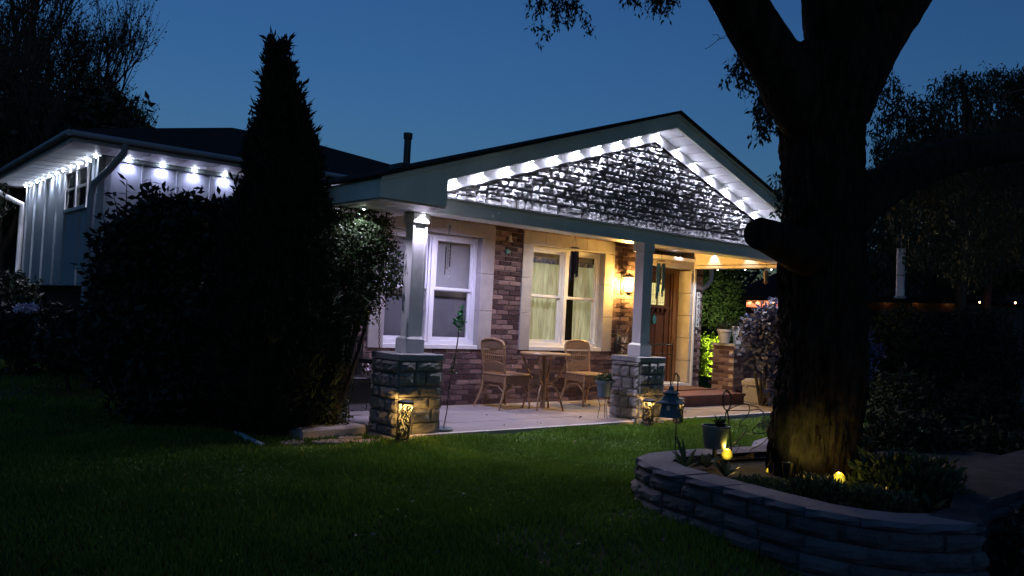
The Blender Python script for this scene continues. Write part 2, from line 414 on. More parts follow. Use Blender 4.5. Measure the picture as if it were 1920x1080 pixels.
# ================================================================== HOUSE
APX, K, ZS = 8.05, .334, 3.62
def zs(x): return ZS - K * abs(x - APX)
house = thing('brick_house', 'split level brick house with stone faced porch gable outlined by white lights', 'house', (0, 0, 0))
WF = 8.85
OPEN = [(5.2, 7.1, .735, 2.405), (7.61, 9.48, .735, 2.405), (10.02, 11.5, .17, 2.42)]   # outside the stone surrounds
def build_wall():
    b = MB()
    xs = sorted({4.2, 11.74} | {o[0] for o in OPEN} | {o[1] for o in OPEN})
    for x0, x1 in zip(xs[:-1], xs[1:]):
        o = [q for q in OPEN if abs(q[0] - x0) < 1e-6 and abs(q[1] - x1) < 1e-6]
        if o: b.box(x0, x1, WF + .008, WF + .3, -.15, o[0][2]); b.box(x0, x1, WF + .008, WF + .3, o[0][3], 2.6)
        else: b.box(x0, x1, WF + .008, WF + .3, -.15, 2.6)
    b.box(11.44, 11.732, WF + .3, 15.9, -.15, 2.6)
    b.box(4.2, 4.5, WF + .3, 15.9, -.15, 2.6)
    core = b.build('brick_wall', M['mortar'], house)
    bm_ = MB(); bm_.box(-.0975, .0975, -.006, .03, -.0272, .0272); full = bm_.me('brick', M['brick'], bevel=.003)
    sp = []
    for k in range(38):
        z = k * .0677 + .034 - .14; off = (k % 2) * .1035; x = 4.2 + off
        while x < 11.75:
            x0, x1 = max(4.2, x - .0985), min(11.74, x + .0985)
            for o in OPEN:
                if z + .02 > o[2] and z - .02 < o[3]:
                    if x0 < o[0] < x1: x1 = o[0]
                    if x0 < o[1] < x1: x0 = o[1]
                    if x0 >= o[0] and x1 <= o[1]: x0 = x1
            if x1 - x0 > .03: sp.append(((x0 + x1) / 2, z, (x1 - x0) / .197))
            x += .207
    def vis(q):
        hid = 1.0 if (q[0] > 4.8 and not (6.6 < 0)) else 3.0
        if q[1] < 0 or q[1] > 2.46: hid *= 5
        return math.hypot(q[0], 8.85) * hid
    sp.sort(key=vis)
    stuff = MB()
    for i, (x, z, s) in enumerate(sp):
        dy = random.uniform(-.003, .002)
        if i < 290: link('brick', full, core, (x, WF + dy, z), (0, 0, 0), (s, 1, 1))
        else: stuff.box(x - .0985 * s, x + .0985 * s, WF + dy - .006, WF + dy + .03, z - .0285, z + .0285)
    # the right return of the wall
    for k in range(38):
        z = k * .0677 + .034 - .14
        for j in range(30):
            y = WF + .1 + j * .207 + (k % 2) * .1035
            stuff.box(11.70, 11.742, y - .0985, y + .0985, z - .0285, z + .0285)
    st = stuff.build('brick', M['brick'], core); st['kind'] = 'stuff'
build_wall()

def surround(o, inner, yf=WF - .028, yb=WF + .14):
    """limestone blocks round a window opening"""
    x0, x1, z0, z1 = o; a0, a1, c0, c1 = inner
    zz = [z0, z0 + .52, z0 + 1.02, z1 - .175]
    for (p0, p1) in ((x0, a0), (a1, x1)):
        for za, zb in zip(zz[:-1], zz[1:]):
            b = MB(); b.box(p0, p1, yf, yb, za + .002, zb - .002); b.build('stone_block', M['stone_trim'], house, bevel=.003)
    xx = [x0, x0 + .42, x0 + 1.25, x1]
    for p0, p1 in zip(xx[:-1], xx[1:]):
        b = MB(); b.box(p0 + .001, p1 - .001, yf, yb, z1 - .173, z1); b.build('lintel_block', M['stone_trim'], house, bevel=.003)
    b = MB(); b.box(a0, a1, yf + .003, yb + .1, z0, c0); b.build('window_sill', M['white'], house, bevel=.004)

def dh_window(x0, x1, z0, z1, lit):
    """pair of double-hung units; one window part with frame, sash, pane, curtain"""
    y = WF + .075
    f = MB()
    f.box(x0, x1, y, y + .09, z1 - .05, z1); f.box(x0, x1, y - .005, y + .095, z0, z0 + .055)
    f.box(x0, x0 + .055, y + .002, y + .088, z0 + .055, z1 - .05); f.box(x1 - .055, x1, y + .002, y + .088, z0 + .055, z1 - .05)
    mc = (x0 + x1) / 2; f.box(mc - .055, mc + .055, y + .001, y + .089, z0 + .055, z1 - .05); f.box(mc - .02, mc + .02, y - .012, y, z0 + .03, z1 - .05)
    w = f.build('window', M['white'], house, bevel=.004)
    for u0, u1 in ((x0 + .055, mc - .055), (mc + .055, x1 - .055)):
        mz = (z0 + z1) / 2
        for (s0, s1, yy) in ((mz - .012, z1 - .05, y + .02), (z0 + .055, mz + .02, y + .045)):
            s = MB(); t = .038
            s.box(u0, u1, yy, yy + .03, s1 - t, s1); s.box(u0, u1, yy, yy + .03, s0, s0 + t)
            s.box(u0, u0 + t, yy + .001, yy + .029, s0 + t, s1 - t); s.box(u1 - t, u1, yy + .001, yy + .029, s0 + t, s1 - t)
            s.build('sash', M['white'], w, bevel=.003)
            g = MB(); g.box(u0 + t, u1 - t, yy + .012, yy + .017, s0 + t, s1 - t); g.build('pane', M['glass'], w)
    return w

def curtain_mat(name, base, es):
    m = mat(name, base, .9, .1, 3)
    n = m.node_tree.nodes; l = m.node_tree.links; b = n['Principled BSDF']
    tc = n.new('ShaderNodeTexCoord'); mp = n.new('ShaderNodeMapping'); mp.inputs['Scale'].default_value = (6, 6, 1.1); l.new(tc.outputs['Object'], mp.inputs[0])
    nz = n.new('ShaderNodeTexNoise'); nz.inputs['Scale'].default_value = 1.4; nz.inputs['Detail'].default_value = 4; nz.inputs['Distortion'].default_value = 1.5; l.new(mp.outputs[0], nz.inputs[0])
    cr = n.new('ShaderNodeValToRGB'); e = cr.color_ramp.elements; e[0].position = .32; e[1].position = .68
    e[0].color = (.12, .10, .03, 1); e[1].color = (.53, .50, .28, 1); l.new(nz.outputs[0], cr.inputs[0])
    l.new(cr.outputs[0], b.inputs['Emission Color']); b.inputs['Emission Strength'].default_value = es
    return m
M['curtain'] = curtain_mat('glowing_curtain', (.45, .42, .34), .24)
M['roomwall'] = mat('glowing_room_wall', (.45, .33, .15), .9, .2, 2, emit=(.5, .33, .10), es=.14)
M['valance'] = mat('valance_lace', (.20, .20, .30), .9, .5, 30)

surround(OPEN[0], (5.41, 6.88, .79, 2.23)); surround(OPEN[1], (7.80, 9.27, .79, 2.23))
wL = dh_window(5.41, 6.88, .79, 2.228, False); wR = dh_window(7.80, 9.27, .79, 2.228, True)
def curtain(w, x0, x1, z0, z1, y, m, folds, amp=.02, name='curtain', taper=0):
    n = 60; V = []; F = []
    for j in range(9):
        t = j / 8
        for i in range(n + 1):
            s = i / n; xx0 = x0 + taper * (1 - abs(t - .0)) * 0
            V.append((x0 + (x1 - x0) * s + taper * (1 - t) * s * (x1 - x0), y + amp * math.sin(s * folds * 6.283 + .6 * math.sin(3 * t)), z0 + (z1 - z0) * t))
    for j in range(8):
        for i in range(n): a = j * (n + 1) + i; F.append((a, a + 1, a + n + 2, a + n + 1))
    b = MB(); b.add(V, F); return b.build(name, m, w, smooth=True)
# left window: closed shades
for x0, x1 in ((5.47, 6.09), (6.2, 6.82)):
    b = MB(); b.box(x0 + .03, x1 + .075, WF + .19, WF + .2, 1.42, 2.2); b.build('blind', M['shade'], wL)
    for k in range(13):
        b = MB(); z = .86 + k * .045; b.box(x0 + .035, x1 + .08, WF + .20, WF + .206, z, z + .0445); b.build('blind_slat', M['shade2'], wL)
b = MB(); b.box(5.3, 7.0, WF + .28, WF + .3, .6, 2.42); b.build('blind_backing', M['interior'], wL)
# right window: room light put into the curtains and room wall as patterned glow
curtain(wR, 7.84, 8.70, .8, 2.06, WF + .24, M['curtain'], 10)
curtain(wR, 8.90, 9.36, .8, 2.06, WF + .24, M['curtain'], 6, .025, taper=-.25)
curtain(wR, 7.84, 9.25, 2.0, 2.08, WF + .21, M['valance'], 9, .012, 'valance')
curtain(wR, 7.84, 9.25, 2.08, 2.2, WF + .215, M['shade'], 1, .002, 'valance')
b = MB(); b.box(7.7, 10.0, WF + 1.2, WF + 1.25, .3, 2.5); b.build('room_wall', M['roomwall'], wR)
b = MB(); b.box(8.74, 8.86, WF + .4, WF + .45, .8, 2.2); b.build('inner_door_jamb', M['doorframe'], wR)
b = MB(); b.box(7.6, 7.7, WF + .31, WF + 1.2, .3, 2.5); b.box(9.45, 9.55, WF + .31, WF + 1.2, .3, 2.5); b.box(7.7, 9.45, WF + .31, WF + 1.2, 2.45, 2.5); b.box(7.7, 9.45, WF + .31, WF + 1.2, .3, .35); b.build('room_shell', M['interior'], wR)

# ---- doorway
def build_door():
    b = MB(); b.box(10.02, 10.3, WF - .028, WF + .27, .17, 2.15); b.build('door_pier', M['stone_trim'], house, bevel=.003)
    zz = [.235, .6, .98, 1.36, 1.74, 2.12]
    for za, zb in zip(zz[:-1], zz[1:]):
        b = MB(); b.box(11.37, 11.445, WF - .03 - random.random() * .006, WF + .29, za + .003, zb - .003); b.build('jamb_stone', M['stone_trim'], house, bevel=.006)
    b = MB(); b.box(10.02, 11.445, WF - .03, WF + .29, 2.14, 2.26); b.build('lintel_block', M['stone_trim'], house, bevel=.004)
    # row of relief marks in place of unreadable lettering on the lintel
    o = MB()
    for k in range(22):
        x = 10.36 + k * .043
        if k in (8, 9): continue
        o.box(x, x + .022, WF - .036, WF - .031, 2.185 + random.random() * .012, 2.215 + random.random() * .015)
    o.build('lintel_marks', M['mortar'], house)
    b = MB(); b.box(11.445, 11.5, WF - .045, WF + .05, .17, 2.28); b.box(10.02, 11.445, WF - .045, WF - .0, 2.262, 2.32); b.box(10.3, 11.445, WF - .035, WF + .3, .17, .23); b.build('door_casing', M['white'], house, bevel=.004)
    Y = WF + .25
    b = MB(); b.box(11.24, 11.37, Y - .03, Y + .06, .23, 2.14); b.box(10.3, 10.36, Y - .03, Y + .06, .23, 2.14); b.box(10.36, 11.24, Y - .03, Y + .06, 2.06, 2.14); b.box(11.2, 11.24, Y - .005, Y + .06, .23, 2.06)
    b.build('door_frame', M['doorframe'], house, bevel=.006)
    d = MB(); x0, x1 = 10.36, 11.2; t = Y + .02
    # stiles, rails and recessed panels
    d.box(x0, x0 + .11, t, t + .045, .24, 2.06); d.box(x1 - .11, x1, t, t + .045, .24, 2.06)
    d.box(x0 + .11, x1 - .11, t, t + .045, .24, .46); d.box(x0 + .11, x1 - .11, t, t + .045, 1.40, 1.50)
    d.box(x0 + .11, x1 - .11, t, t + .045, 1.93, 2.06)
    d.box((x0 + x1) / 2 - .04, (x0 + x1) / 2 + .04, t, t + .045, .46, 1.40)
    dr = d.build('door', M['door'], house, bevel=.006)
    for p0, p1 in ((x0 + .11, (x0 + x1) / 2 - .04), ((x0 + x1) / 2 + .04, x1 - .11)):
        q = MB(); q.box(p0, p1, t + .018, t + .035, .46, 1.40); q.box(p0 + .05, p1 - .05, t + .008, t + .018, .52, 1.34); q.build('door_panel', M['door'], dr, bevel=.005)
    # arched window filler, three lights
    n = 12; xa, xb = x0 + .11, x1 - .11
    poly = [(xa, 1.93)] + [(xa + (xb - xa) * i / n, 1.80 + .09 * math.sin(math.pi * i / n)) for i in range(n + 1)] + [(xb, 1.93)]
    q = MB(); q.prismY(poly, t + .002, t + .043); q.build('door_arch', M['door'], dr)
    g = mat('leaded_glass', (.5, .45, .25), .3, .3, 14, .8, 25, emit=(.55, .50, .20), es=.42)
    w3 = (xb - xa) / 3
    for k in range(3):
        q = MB(); a = xa + k * w3 + .014; e = xa + (k + 1) * w3 - .014; za = 1.80 + .09 * math.sin(math.pi * (a - xa) / (xb - xa)) - .012; ze = 1.80 + .09 * math.sin(math.pi * (e - xa) / (xb - xa)) - .012
        q.prismY([(a, 1.515), (e, 1.515), (e, ze), ((a + e) / 2, max(za, ze) + (.01 if k == 1 else 0)), (a, za)], t + .015, t + .03); q.build('door_light', g, dr)
        q = MB(); 
        for f_ in (.2, .5, .8): q.box(a + (e - a) * f_ - .002, a + (e - a) * f_ + .002, t + .011, t + .0145, 1.53, za)
        for z_ in (1.56, 1.68, 1.76): q.box(a, e, t + .0105, t + .0148, z_ - .002, z_ + .002)
        q.build('leading', M['dark'], dr)
    q = MB()
    for k in range(1, 3): q.box(xa + k * w3 - .014, xa + k * w3 + .014, t + .003, t + .042, 1.50, 1.885)
    q.box(xa, xa + .014, t + .003, t + .042, 1.5, 1.85); q.box(xb - .014, xb, t + .003, t + .042, 1.5, 1.85); q.build('glazing_bar', M['doorframe'], dr)
    q = MB(); q.box(x0 + .03, x1 - .03, t - .065, t, 1.455, 1.485); q.build('dentil_shelf', M['door'], dr, bevel=.003)
    for k in range(6):
        q = MB(); x = x0 + .10 + k * .12; q.box(x, x + .05, t - .05, t, 1.40, 1.454); q.build('dentil', M['door'], dr)
    q = MB(); q.tube([(x0 + .055, t - .05, 1.03), (x0 + .055, t - .06, .95), (x0 + .055, t - .04, .82)], .012); q.box(x0 + .03, x0 + .08, t - .012, t, .78, 1.1); q.tube([(x0 + .055, t - .012, 1.05), (x0 + .055, t - .05, 1.05), (x0 + .16, t - .05, 1.05)], .009); q.build('handle', M['silver'], dr, smooth=True)
    q = MB(); q.box(10.3, 11.37, Y + .09, Y + .1, .2, 2.2); q.build('door_backing', M['interior'], house)
build_door()
q = MB(); n = 24
q.prismY([(10.80 + .045 * math.cos(6.283 * k / n), 1.265 + .075 * math.sin(6.283 * k / n)) for k in range(n)], WF + .245, WF + .26)
dp = q.build('door_plaque', M['turq']); tag(dp, 'small oval turquoise plaque hanging on the brown front door', 'plaque')
q = MB(); q.tube([(10.80, WF + .25, 1.335), (10.80, WF + .25, 1.37)], .008); q.build('hanging_loop', M['turq'], dp)

# ---- step
b = MB(); b.box(9.75, 11.36, 7.68, WF - .05, -.05, .13); st = tag(b.build('door_step', M['redstep'], bevel=.006), kind='structure')
b = MB(); b.box(9.73, 11.38, 7.66, WF - .048, .13, .17); b.build('step_tread', M['redstep'], st, bevel=.006)
b = MB(); b.box(10.35, 11.35, 8.25, 8.78, .172, .188); tag(b.build('door_mat', M['mat_'], bevel=.004), 'brown coir mat lying on the red step before the front door', 'doormat')

# ---- pillars, columns
PV = [rough_block('stone', M['pillar_stone'], 1, 1, 1, 5, 4, .28, s, .03) for s in range(8)]
def pillar(x0, y0, w, zb, label):
    p = MB(); p.box(x0 + .03, x0 + w - .03, y0 + .03, y0 + w - .03, zb, .71); core = p.build('pillar', M['mortar'], house); core['label'] = label
    c = MB(); c.box(x0 - .015, x0 + w + .015, y0 - .015, y0 + w + .015, .715, .78); c.build('pillar_cap', M['cap_stone'], core, bevel=.006)
    for side in range(4):
        r = random.Random(side * 7 + int(x0 * 10)); z = zb
        A = [(x0, y0), (x0 + w, y0), (x0 + w, y0 + w), (x0, y0 + w)][side]; dv = [(1, 0), (0, 1), (-1, 0), (0, -1)][side]; nv = [(0, -1), (1, 0), (0, 1), (-1, 0)][side]
        row = 0
        while z < .70:
            h = min(r.choice([.11, .14, .09, .125]), .712 - z)
            if .712 - z - h < .05: h = .712 - z
            s = 0
            while s < w - .01:
                l = min(r.choice([.14, .19, .25, .17]), w - s)
                if w - s - l < .09: l = w - s
                off = .006 + r.random() * .014 + (.02 if row == 0 else 0)
                cx = A[0] + dv[0] * (s + l / 2) + nv[0] * (off - .02); cy = A[1] + dv[1] * (s + l / 2) + nv[1] * (off - .02)
                link('stone', r.choice(PV), core, (cx, cy, z + h / 2), (0, 0, side * math.pi / 2), (l - .009, .055, h - .009))
                s += l
            z += h; row += 1
    return core
pillar(4.41, 6.86, .50, -.14, 'grey stone pillar nearest the conifer, its base lit amber')
pillar(7.83, 6.79, .46, -.10, 'pale stone pillar beside the red door step')
def column(cx, cy, s=.075):
    b = MB(); b.box(cx - s, cx + s, cy - s, cy + s, .93, 2.10); col = b.build('porch_column', M['colm'], house, bevel=.006)
    b = MB(); e = .032; b.box(cx - s - e, cx + s + e, cy - s - e, cy + s + e, .781, .92)
    z0, z1 = .92, .945; a = s + e
    b.add([(cx - a, cy - a, z0), (cx + a, cy - a, z0), (cx + a, cy + a, z0), (cx - a, cy + a, z0), (cx - s, cy - s, z1), (cx + s, cy - s, z1), (cx + s, cy + s, z1), (cx - s, cy + s, z1)], [(0, 1, 5, 4), (1, 2, 6, 5), (2, 3, 7, 6), (3, 0, 4, 7)])
    b.build('column_base', M['colm'], col, bevel=.003)
    b = MB(); b.box(cx - s - .022, cx + s + .022, cy - s - .022, cy + s + .022, 2.10, 2.20); b.build('column_capital', M['colm'], col, bevel=.003)
    for sx in (-1, 1):
        b = MB(); b.box(cx + sx * s - .012, cx + sx * s + .012, cy - s - .008, cy - s + .01, .95, 2.10); b.build('corner_bead', M['colm'], col)
column(4.715, 7.165); column(8.06, 7.01)

# ---- beams, ceiling, gable
b = MB(); b.box(4.65, 11.45, 6.90, 7.16, 2.20, 2.352); b.build('porch_beam', M['beamm'], house, bevel=.004)
b = MB(); b.box(4.65, 11.45, 6.855, 6.92, 2.354, 2.368); b.build('beam_flashing', M['white'], house)
b = MB(); b.box(11.45, 11.60, 6.92, 8.84, 2.16, 2.50); b.build('side_beam', M['cream'], house, bevel=.004)
b = MB(); b.box(4.66, 4.80, 7.17, 8.84, 2.215, 2.46); b.build('side_beam', M['white'], house, bevel=.004)
b = MB(); b.box(4.81, 11.44, 7.17, 8.84, 2.47, 2.5); b.build('porch_ceiling', M['cream'], house)
b = MB(); b.box(4.81, 11.44, 7.162, 7.168, 2.2, 2.47); b.build('beam_back', M['cream'], house)
b = MB(); b.prismY([(4.66, 2.37), (11.44, 2.37), (APX, ZS)], 6.93, 7.0); gab = b.build('gable_wall', M['mortar'], house)
for sgn in (-1, 1):
    b = MB(); xo = APX + sgn * 3.40
    b.prismY([(APX, ZS - .004), (APX, ZS - .125), (xo, zs(xo) - .125), (xo, zs(xo) - .004)], 6.888, 6.925); b.build('frieze_board', M['white'], gab)
    b = MB(); b.prismY([(APX, ZS - .126), (APX, ZS - .136), (xo, zs(xo) - .136), (xo, zs(xo) - .126)], 6.886, 6.925); b.build('frieze_lip', M['dark'], gab)
GV = []
def stone_mesh(seed):
    r = random.Random(seed); nx, nz = 6, 4; b = MB(); off = Vector((seed * 3.1, seed * 1.7, 0))
    for j in range(nz + 1):
        for i in range(nx + 1):
            x = i / nx - .5; z = j / nz - .5; e = i in (0, nx) or j in (0, nz)
            y = .28 if e else -.25 - .7 * abs(mn.noise(Vector((x * 4, z * 3, 0)) + off)) - r.random() * .25
            if e: x += r.uniform(-.03, .0) * (1 if x > 0 else -1) ; z += r.uniform(-.05, .0) * (1 if z > 0 else -1)
            b.v.append((x, y, z))
    for j in range(nz):
        for i in range(nx): a = j * (nx + 1) + i; b.f.append((a, a + 1, a + nx + 2, a + nx + 1))
    ring = [i for i in range(nx + 1)] + [j * (nx + 1) + nx for j in range(1, nz + 1)] + [nz * (nx + 1) + i for i in range(nx - 1, -1, -1)] + [j * (nx + 1) for j in range(nz - 1, 0, -1)]
    base = len(b.v); k = len(ring)
    for i in ring: v = b.v[i]; b.v.append((v[0], 1, v[2]))
    for q in range(k): b.f.append((ring[q], base + q, base + (q + 1) % k, ring[(q + 1) % k]))
    return b.me('stone', M['gable_stone'])
GV = [stone_mesh(s) for s in range(12)]
def gable_stones():
    r = random.Random(5); z = 2.372; n = 0; rest = 0
    while z < 3.46:
        h = r.choice([.085, .10, .115, .095])
        half = (ZS - .137 - z) / K
        x = APX - half
        while x < APX + half - .03:
            l = r.choice([.09, .13, .17, .22, .12])
            if x + l > APX + half: l = APX + half - x
            xc = x + l / 2; lim = ZS - .137 - K * abs((x if xc < APX else x + l) - APX)
            hh = min(h, lim - z)
            # wedge stones at the rake are cut lower
            outer = max(abs(x - APX), abs(x + l - APX)); top = ZS - .139 - K * outer
            hh = min(h, max(.03, top - z))
            if l > .025:
                hv = r.random() < .25 and hh > .085
                parts_ = [(z, hh)] if not hv else [(z, hh * .48), (z + hh * .5, hh * .5)]
                for (zz, h2) in parts_:
                    link('stone', r.choice(GV), gab, (xc, 6.914 - r.random() * .010, zz + h2 / 2), (r.uniform(-.12, .12), r.uniform(-.02, .02), r.uniform(-.05, .05)), (l - .007, .034, h2 - .006)); n += 1
            x += l
        z += h
    return n
print('gable stones', gable_stones())

# rake fascia with boxed eave returns
b = MB()
def rake(sgn, top, bot):
    e = APX + sgn * 4.15; i = APX + sgn * 3.40
    return [(APX, ZS + top), (e, ZS + top - K * 4.15), (e, 2.22), (i, 2.22), (i, zs(i) + bot), (APX, ZS + bot)]
for sgn in (-1, 1):
    b = MB(); b.prismY(rake(sgn, .17, 0), 6.55, 6.58); b.build('rake_fascia', M['trim'], house, bevel=.003)
    b = MB(); e = APX + sgn * 4.15
    b.prismY([(APX, ZS + .172), (e, ZS + .172 - K * 4.15), (e, ZS + .132 - K * 4.15), (APX, ZS + .132)], 6.532, 6.549); b.build('drip_edge', M['trim'], house)
    # roof
    b = MB(); xe = APX + sgn * 4.19
    b.prismY([(APX, ZS + .176), (xe, ZS + .176 - K * 4.19), (xe, ZS + .198 - K * 4.19), (APX, ZS + .208)], 6.50, 16.0); b.build('main_roof', M['roof'], house)
    # eave fascia and gutter along Y
    b = MB(); x0 = APX + sgn * 4.15; b.box(min(x0, x0 - sgn * .02), max(x0, x0 - sgn * .02), 6.585, 15.95, 2.22, 2.40); b.build('eave_fascia', M['trim'], house)
    # sloped soffit panels
    for k in range(17):
        a0 = k * .2 + .005; a1 = a0 + .187
        xa, xb = APX + sgn * a0, APX + sgn * a1
        b = MB(); b.prismY([(xa, zs(xa) + .002), (xb, zs(xb) + .002), (xb, zs(xb) + .012), (xa, zs(xa) + .012)], 6.583, 6.93); b.build('soffit_panel', M['soffit'], house)
    b = MB(); b.prismY([(APX, ZS + .02), (APX + sgn * 3.40, zs(APX + sgn * 3.40) + .02), (APX + sgn * 3.40, zs(APX + sgn * 3.40) + .03), (APX, ZS + .03)], 6.583, 6.93); b.build('soffit_backing', M['interior'], house)
    # flat soffit under the eave return, running back along the house
    k = 0; y = 6.585
    while y < 12:
        b = MB(); b.box(min(x0 - sgn * .022, APX + sgn * 3.40), max(x0 - sgn * .022, APX + sgn * 3.40), y, y + .196, 2.205, 2.217); b.build('soffit_panel', M['soffit'], house); y += .2
    b = MB(); xi = APX + sgn * 3.4; b.box(min(xi, xi - sgn * .012), max(xi, xi - sgn * .012), 6.585, 6.93, 2.2, 2.5); b.build('return_side', M['white'], house)

# vent pipe on the roof
vp = at(762, 312, 7.2); zr = ZS + .19 - K * abs(vp.x - APX)
pv = thing('vent_pipe', 'black capped metal vent pipe on the left roof slope', 'vent pipe', (vp.x, 7.2, zr))
b = MB(); b.lathe([(.036, -.03), (.036, .31)]); b.build('pipe', M['pipe_metal'], pv, smooth=True)
b = MB(); b.lathe([(.045, .30), (.047, .36), (.03, .362)]); b.build('cap', M['pipe_metal'], pv, smooth=True)
b = MB(); b.box(-.14, .12, -.12, .12, -.035, .03); b.build('flashing', M['pipe_metal'], pv, bevel=.01)

# ================================================================== WING
def build_wing():
    b = MB(); b.box(3.83, 13.0, 16.0, 16.2, 1.37, 3.69); b.box(3.83, 4.03, 16.2, 22.4, 1.37, 3.69); b.box(4.03, 13, 16.2, 22.4, 1.37, 1.45)
    w = b.build('wing_wall', M['siding'], house)
    b = MB(); b.box(4.3, 12.9, 16.35, 22.1, -.3, 1.37); b.build('wing_base', M['interior'], house)
    ys = [16.02, 17.05 - .6, 18.42, 19.25, 20.35, 21.45, 22.33]
    for y in ys:
        b = MB(); z0 = 1.37; b.box(3.79, 3.829, y - .035, y + .035, z0, 3.66 if not (16.6 < y < 18.35) else 2.8); b.build('batten', M['siding'], w)
    b = MB(); b.box(3.79, 3.829, 17.2, 17.27, 1.37, 2.76); b.build('batten', M['siding'], w)
    x = 3.9
    k = 0
    while x < 12.9:
        wd = .03 if k % 3 else .11
        b = MB(); b.box(x, x + wd, 15.965, 15.999, 1.37, 3.62); b.build('batten', M['siding'], w); x += .62; k += 1
    b = MB(); b.box(3.9, 12.9, 15.955, 15.999, 3.62, 3.68); b.build('frieze_board', M['siding'], w)
    # side window
    f = MB(); X = 3.83
    y0, y1, z0, z1 = 16.62, 18.36, 2.85, 3.62; my = (y0 + y1) / 2
    f.box(X - .06, X - .001, y0, y1, z1 - .06, z1); f.box(X - .07, X - .001, y0 - .03, y1 + .03, z0 - .06, z0); f.box(X - .06, X - .001, y0, y0 + .06, z0, z1 - .06); f.box(X - .06, X - .001, y1 - .06, y1, z0, z1 - .06); f.box(X - .06, X - .001, my - .05, my + .05, z0, z1 - .06)
    wn = f.build('window', M['white'], house)
    for a, c in ((y0 + .06, my - .05), (my + .05, y1 - .06)):
        zm = z0 + .36 if a > my else z0 + .36
        s = MB(); s.box(X - .05, X - .01, a, c, zm, zm + .045); s.build('sash', M['white'], wn)
        for p0, p1 in ((z0, zm), (zm + .045, z1 - .06)):
            g = MB(); g.box(X - .03, X - .024, a, c, p0, p1); g.build('pane', M['glass'], wn)
    g = MB(); g.box(X - .012, X - .004, y0 + .05, y1 - .05, z0, z1 - .05); g.build('window_backing', M['interior'], wn)
    # eaves: flat soffit panels, fascia, gutter
    X0, X1, Y0, Y1 = 3.11, 13.6, 14.93, 23.4
    y = Y0 + 1.07; 
    k = 0
    while y < Y1 - .5:
        s = MB(); s.box(X0 + .06, 3.83, y, y + .565, 3.695, 3.71); s.build('soffit_panel', M['soffit'], house); y += .6
    x = 3.83
    s = MB(); s.box(X0 + .06, 3.826, Y0 + .06, Y0 + 1.065, 3.695, 3.71); s.build('soffit_panel', M['soffit'], house)
    while x < X1 - .1:
        s = MB(); s.box(x + .012, x + .588, Y0 + .06, 15.998, 3.695, 3.71); s.build('soffit_panel', M['soffit'], house); x += .6
    s = MB(); s.box(X0, X1, Y0, Y0 + .05, 3.68, 3.85); s.box(X0, X0 + .05, Y0 + .05, Y1, 3.68, 3.85); s.build('eave_fascia', M['gutterm'], house)
    s = MB()
    for (a, c) in (((X0 - .02, Y0 - .05, 3.80), (X1, Y0 - .05, 3.80)), ((X0 - .05, Y0 - .06, 3.80), (X0 - .05, Y1, 3.80))): s.tube([a, c], .055, 8)
    s.build('gutter', M['gutterm'], house, smooth=True)
    s = MB(); zt = 3.86; A = (X0 - .05, Y0 - .05, zt); B = (X1 + .05, Y0 - .05, zt); Cc = (X1 + .05, Y1, zt); D = (X0 - .05, Y1, zt); ym = (Y0 + Y1) / 2; rz = zt + .335 * (ym - Y0)
    E = (X0 + ym - Y0, ym, rz); Fp = (9.35, ym, rz)
    s.add([A, B, Cc, D, E, Fp], [(0, 1, 5, 4), (1, 2, 5), (2, 3, 4, 5), (3, 0, 4), (0, 3, 2, 1)]); s.build('wing_roof', M['roof'], house)
    # downspouts
    p = at(235, 285, 14.86); s = MB()
    s.tube([(p.x, 14.9, 3.78), (p.x, 14.92, 3.62), (p.x - .12, 15.3, 3.35), (p.x - .27, 15.6, 3.12), (p.x - .30, 15.62, 2.9), (p.x - .30, 15.62, 1.0)], .06, 10); s.build('downspout', M['gutterm'], house, smooth=True)
    s = MB(); s.tube([(3.06, 22.3, 3.76), (3.08, 22.3, 3.55), (3.35, 22.35, 3.4), (3.72, 22.4, 3.25), (3.74, 22.45, 3.0), (3.74, 22.45, .9), (3.6, 22.45, .8)], .06, 10); s.build('downspout', M['white'], house, smooth=True)
build_wing()
_d = [at(1333, 500, 9.1), at(1334, 515, 9.1), at(1332, 527, 9.1), at(1324, 537, 9.08), at(1312, 545, 9.05)]
s = MB(); s.tube([tuple(q) for q in _d] + [(_d[-1].x - .02, 9.05, 1.6), (_d[-1].x - .02, 9.05, .1)], .042, 10); s.build('downspout', M['white'], house, smooth=True)

# ================================================================== LED LIGHTS
puckb = MB(); puckb.lathe([(.016, .014), (.018, .002), (.016, -.006), (.012, -.010)], n=14); PB = puckb.me('housing', M['silver'], True)
puckl = MB(); puckl.lathe([(.0115, -.0105), (.008, -.0125), (.001, -.013)], n=12); PLn = puckl.me('lens', M['led'], True)
pwl = MB(); pwl.lathe([(.021, -.0105), (.019, -.026), (.010, -.034), (.001, -.036)], n=12); WLN = pwl.me('lens', M['led'], True)
def led(loc, label, group, P, size=72, blend=.3, col=(.84, .89, 1), fill=0, lens=None):
    t = thing('led_light', label, 'LED light', loc, 0, group)
    link('housing', PB, t); link('lens', lens or PLn, t)
    dz = -.045 if lens else -.016
    spot('led_beam', (0, 0, dz), P, size, blend, col, .006, parent=t)
    if fill: spot('led_spill', (0, 0, dz), fill, 172, .9, col, .006, parent=t)
    return t
for k in range(10):
    x = 4.95 + k * .346
    led((x, 6.860, zs(x) - .012), f'white LED under the left slope of the porch gable, {ORD[k]} up from the eave' if k < 9 else 'white LED at the very peak of the porch gable', 'white LEDs along the porch gable', 19 if k < 9 else 24, 74, .08, (.77, .78, 1), 4.6)
for k in range(8):
    x = APX + .42 + k * .358
    led((x, 6.860, zs(x) - .012), f'white LED under the right slope of the porch gable, {ORD[k]} down from the peak', 'white LEDs along the porch gable', 19, 74, .08, (.77, .78, 1), 4.6)
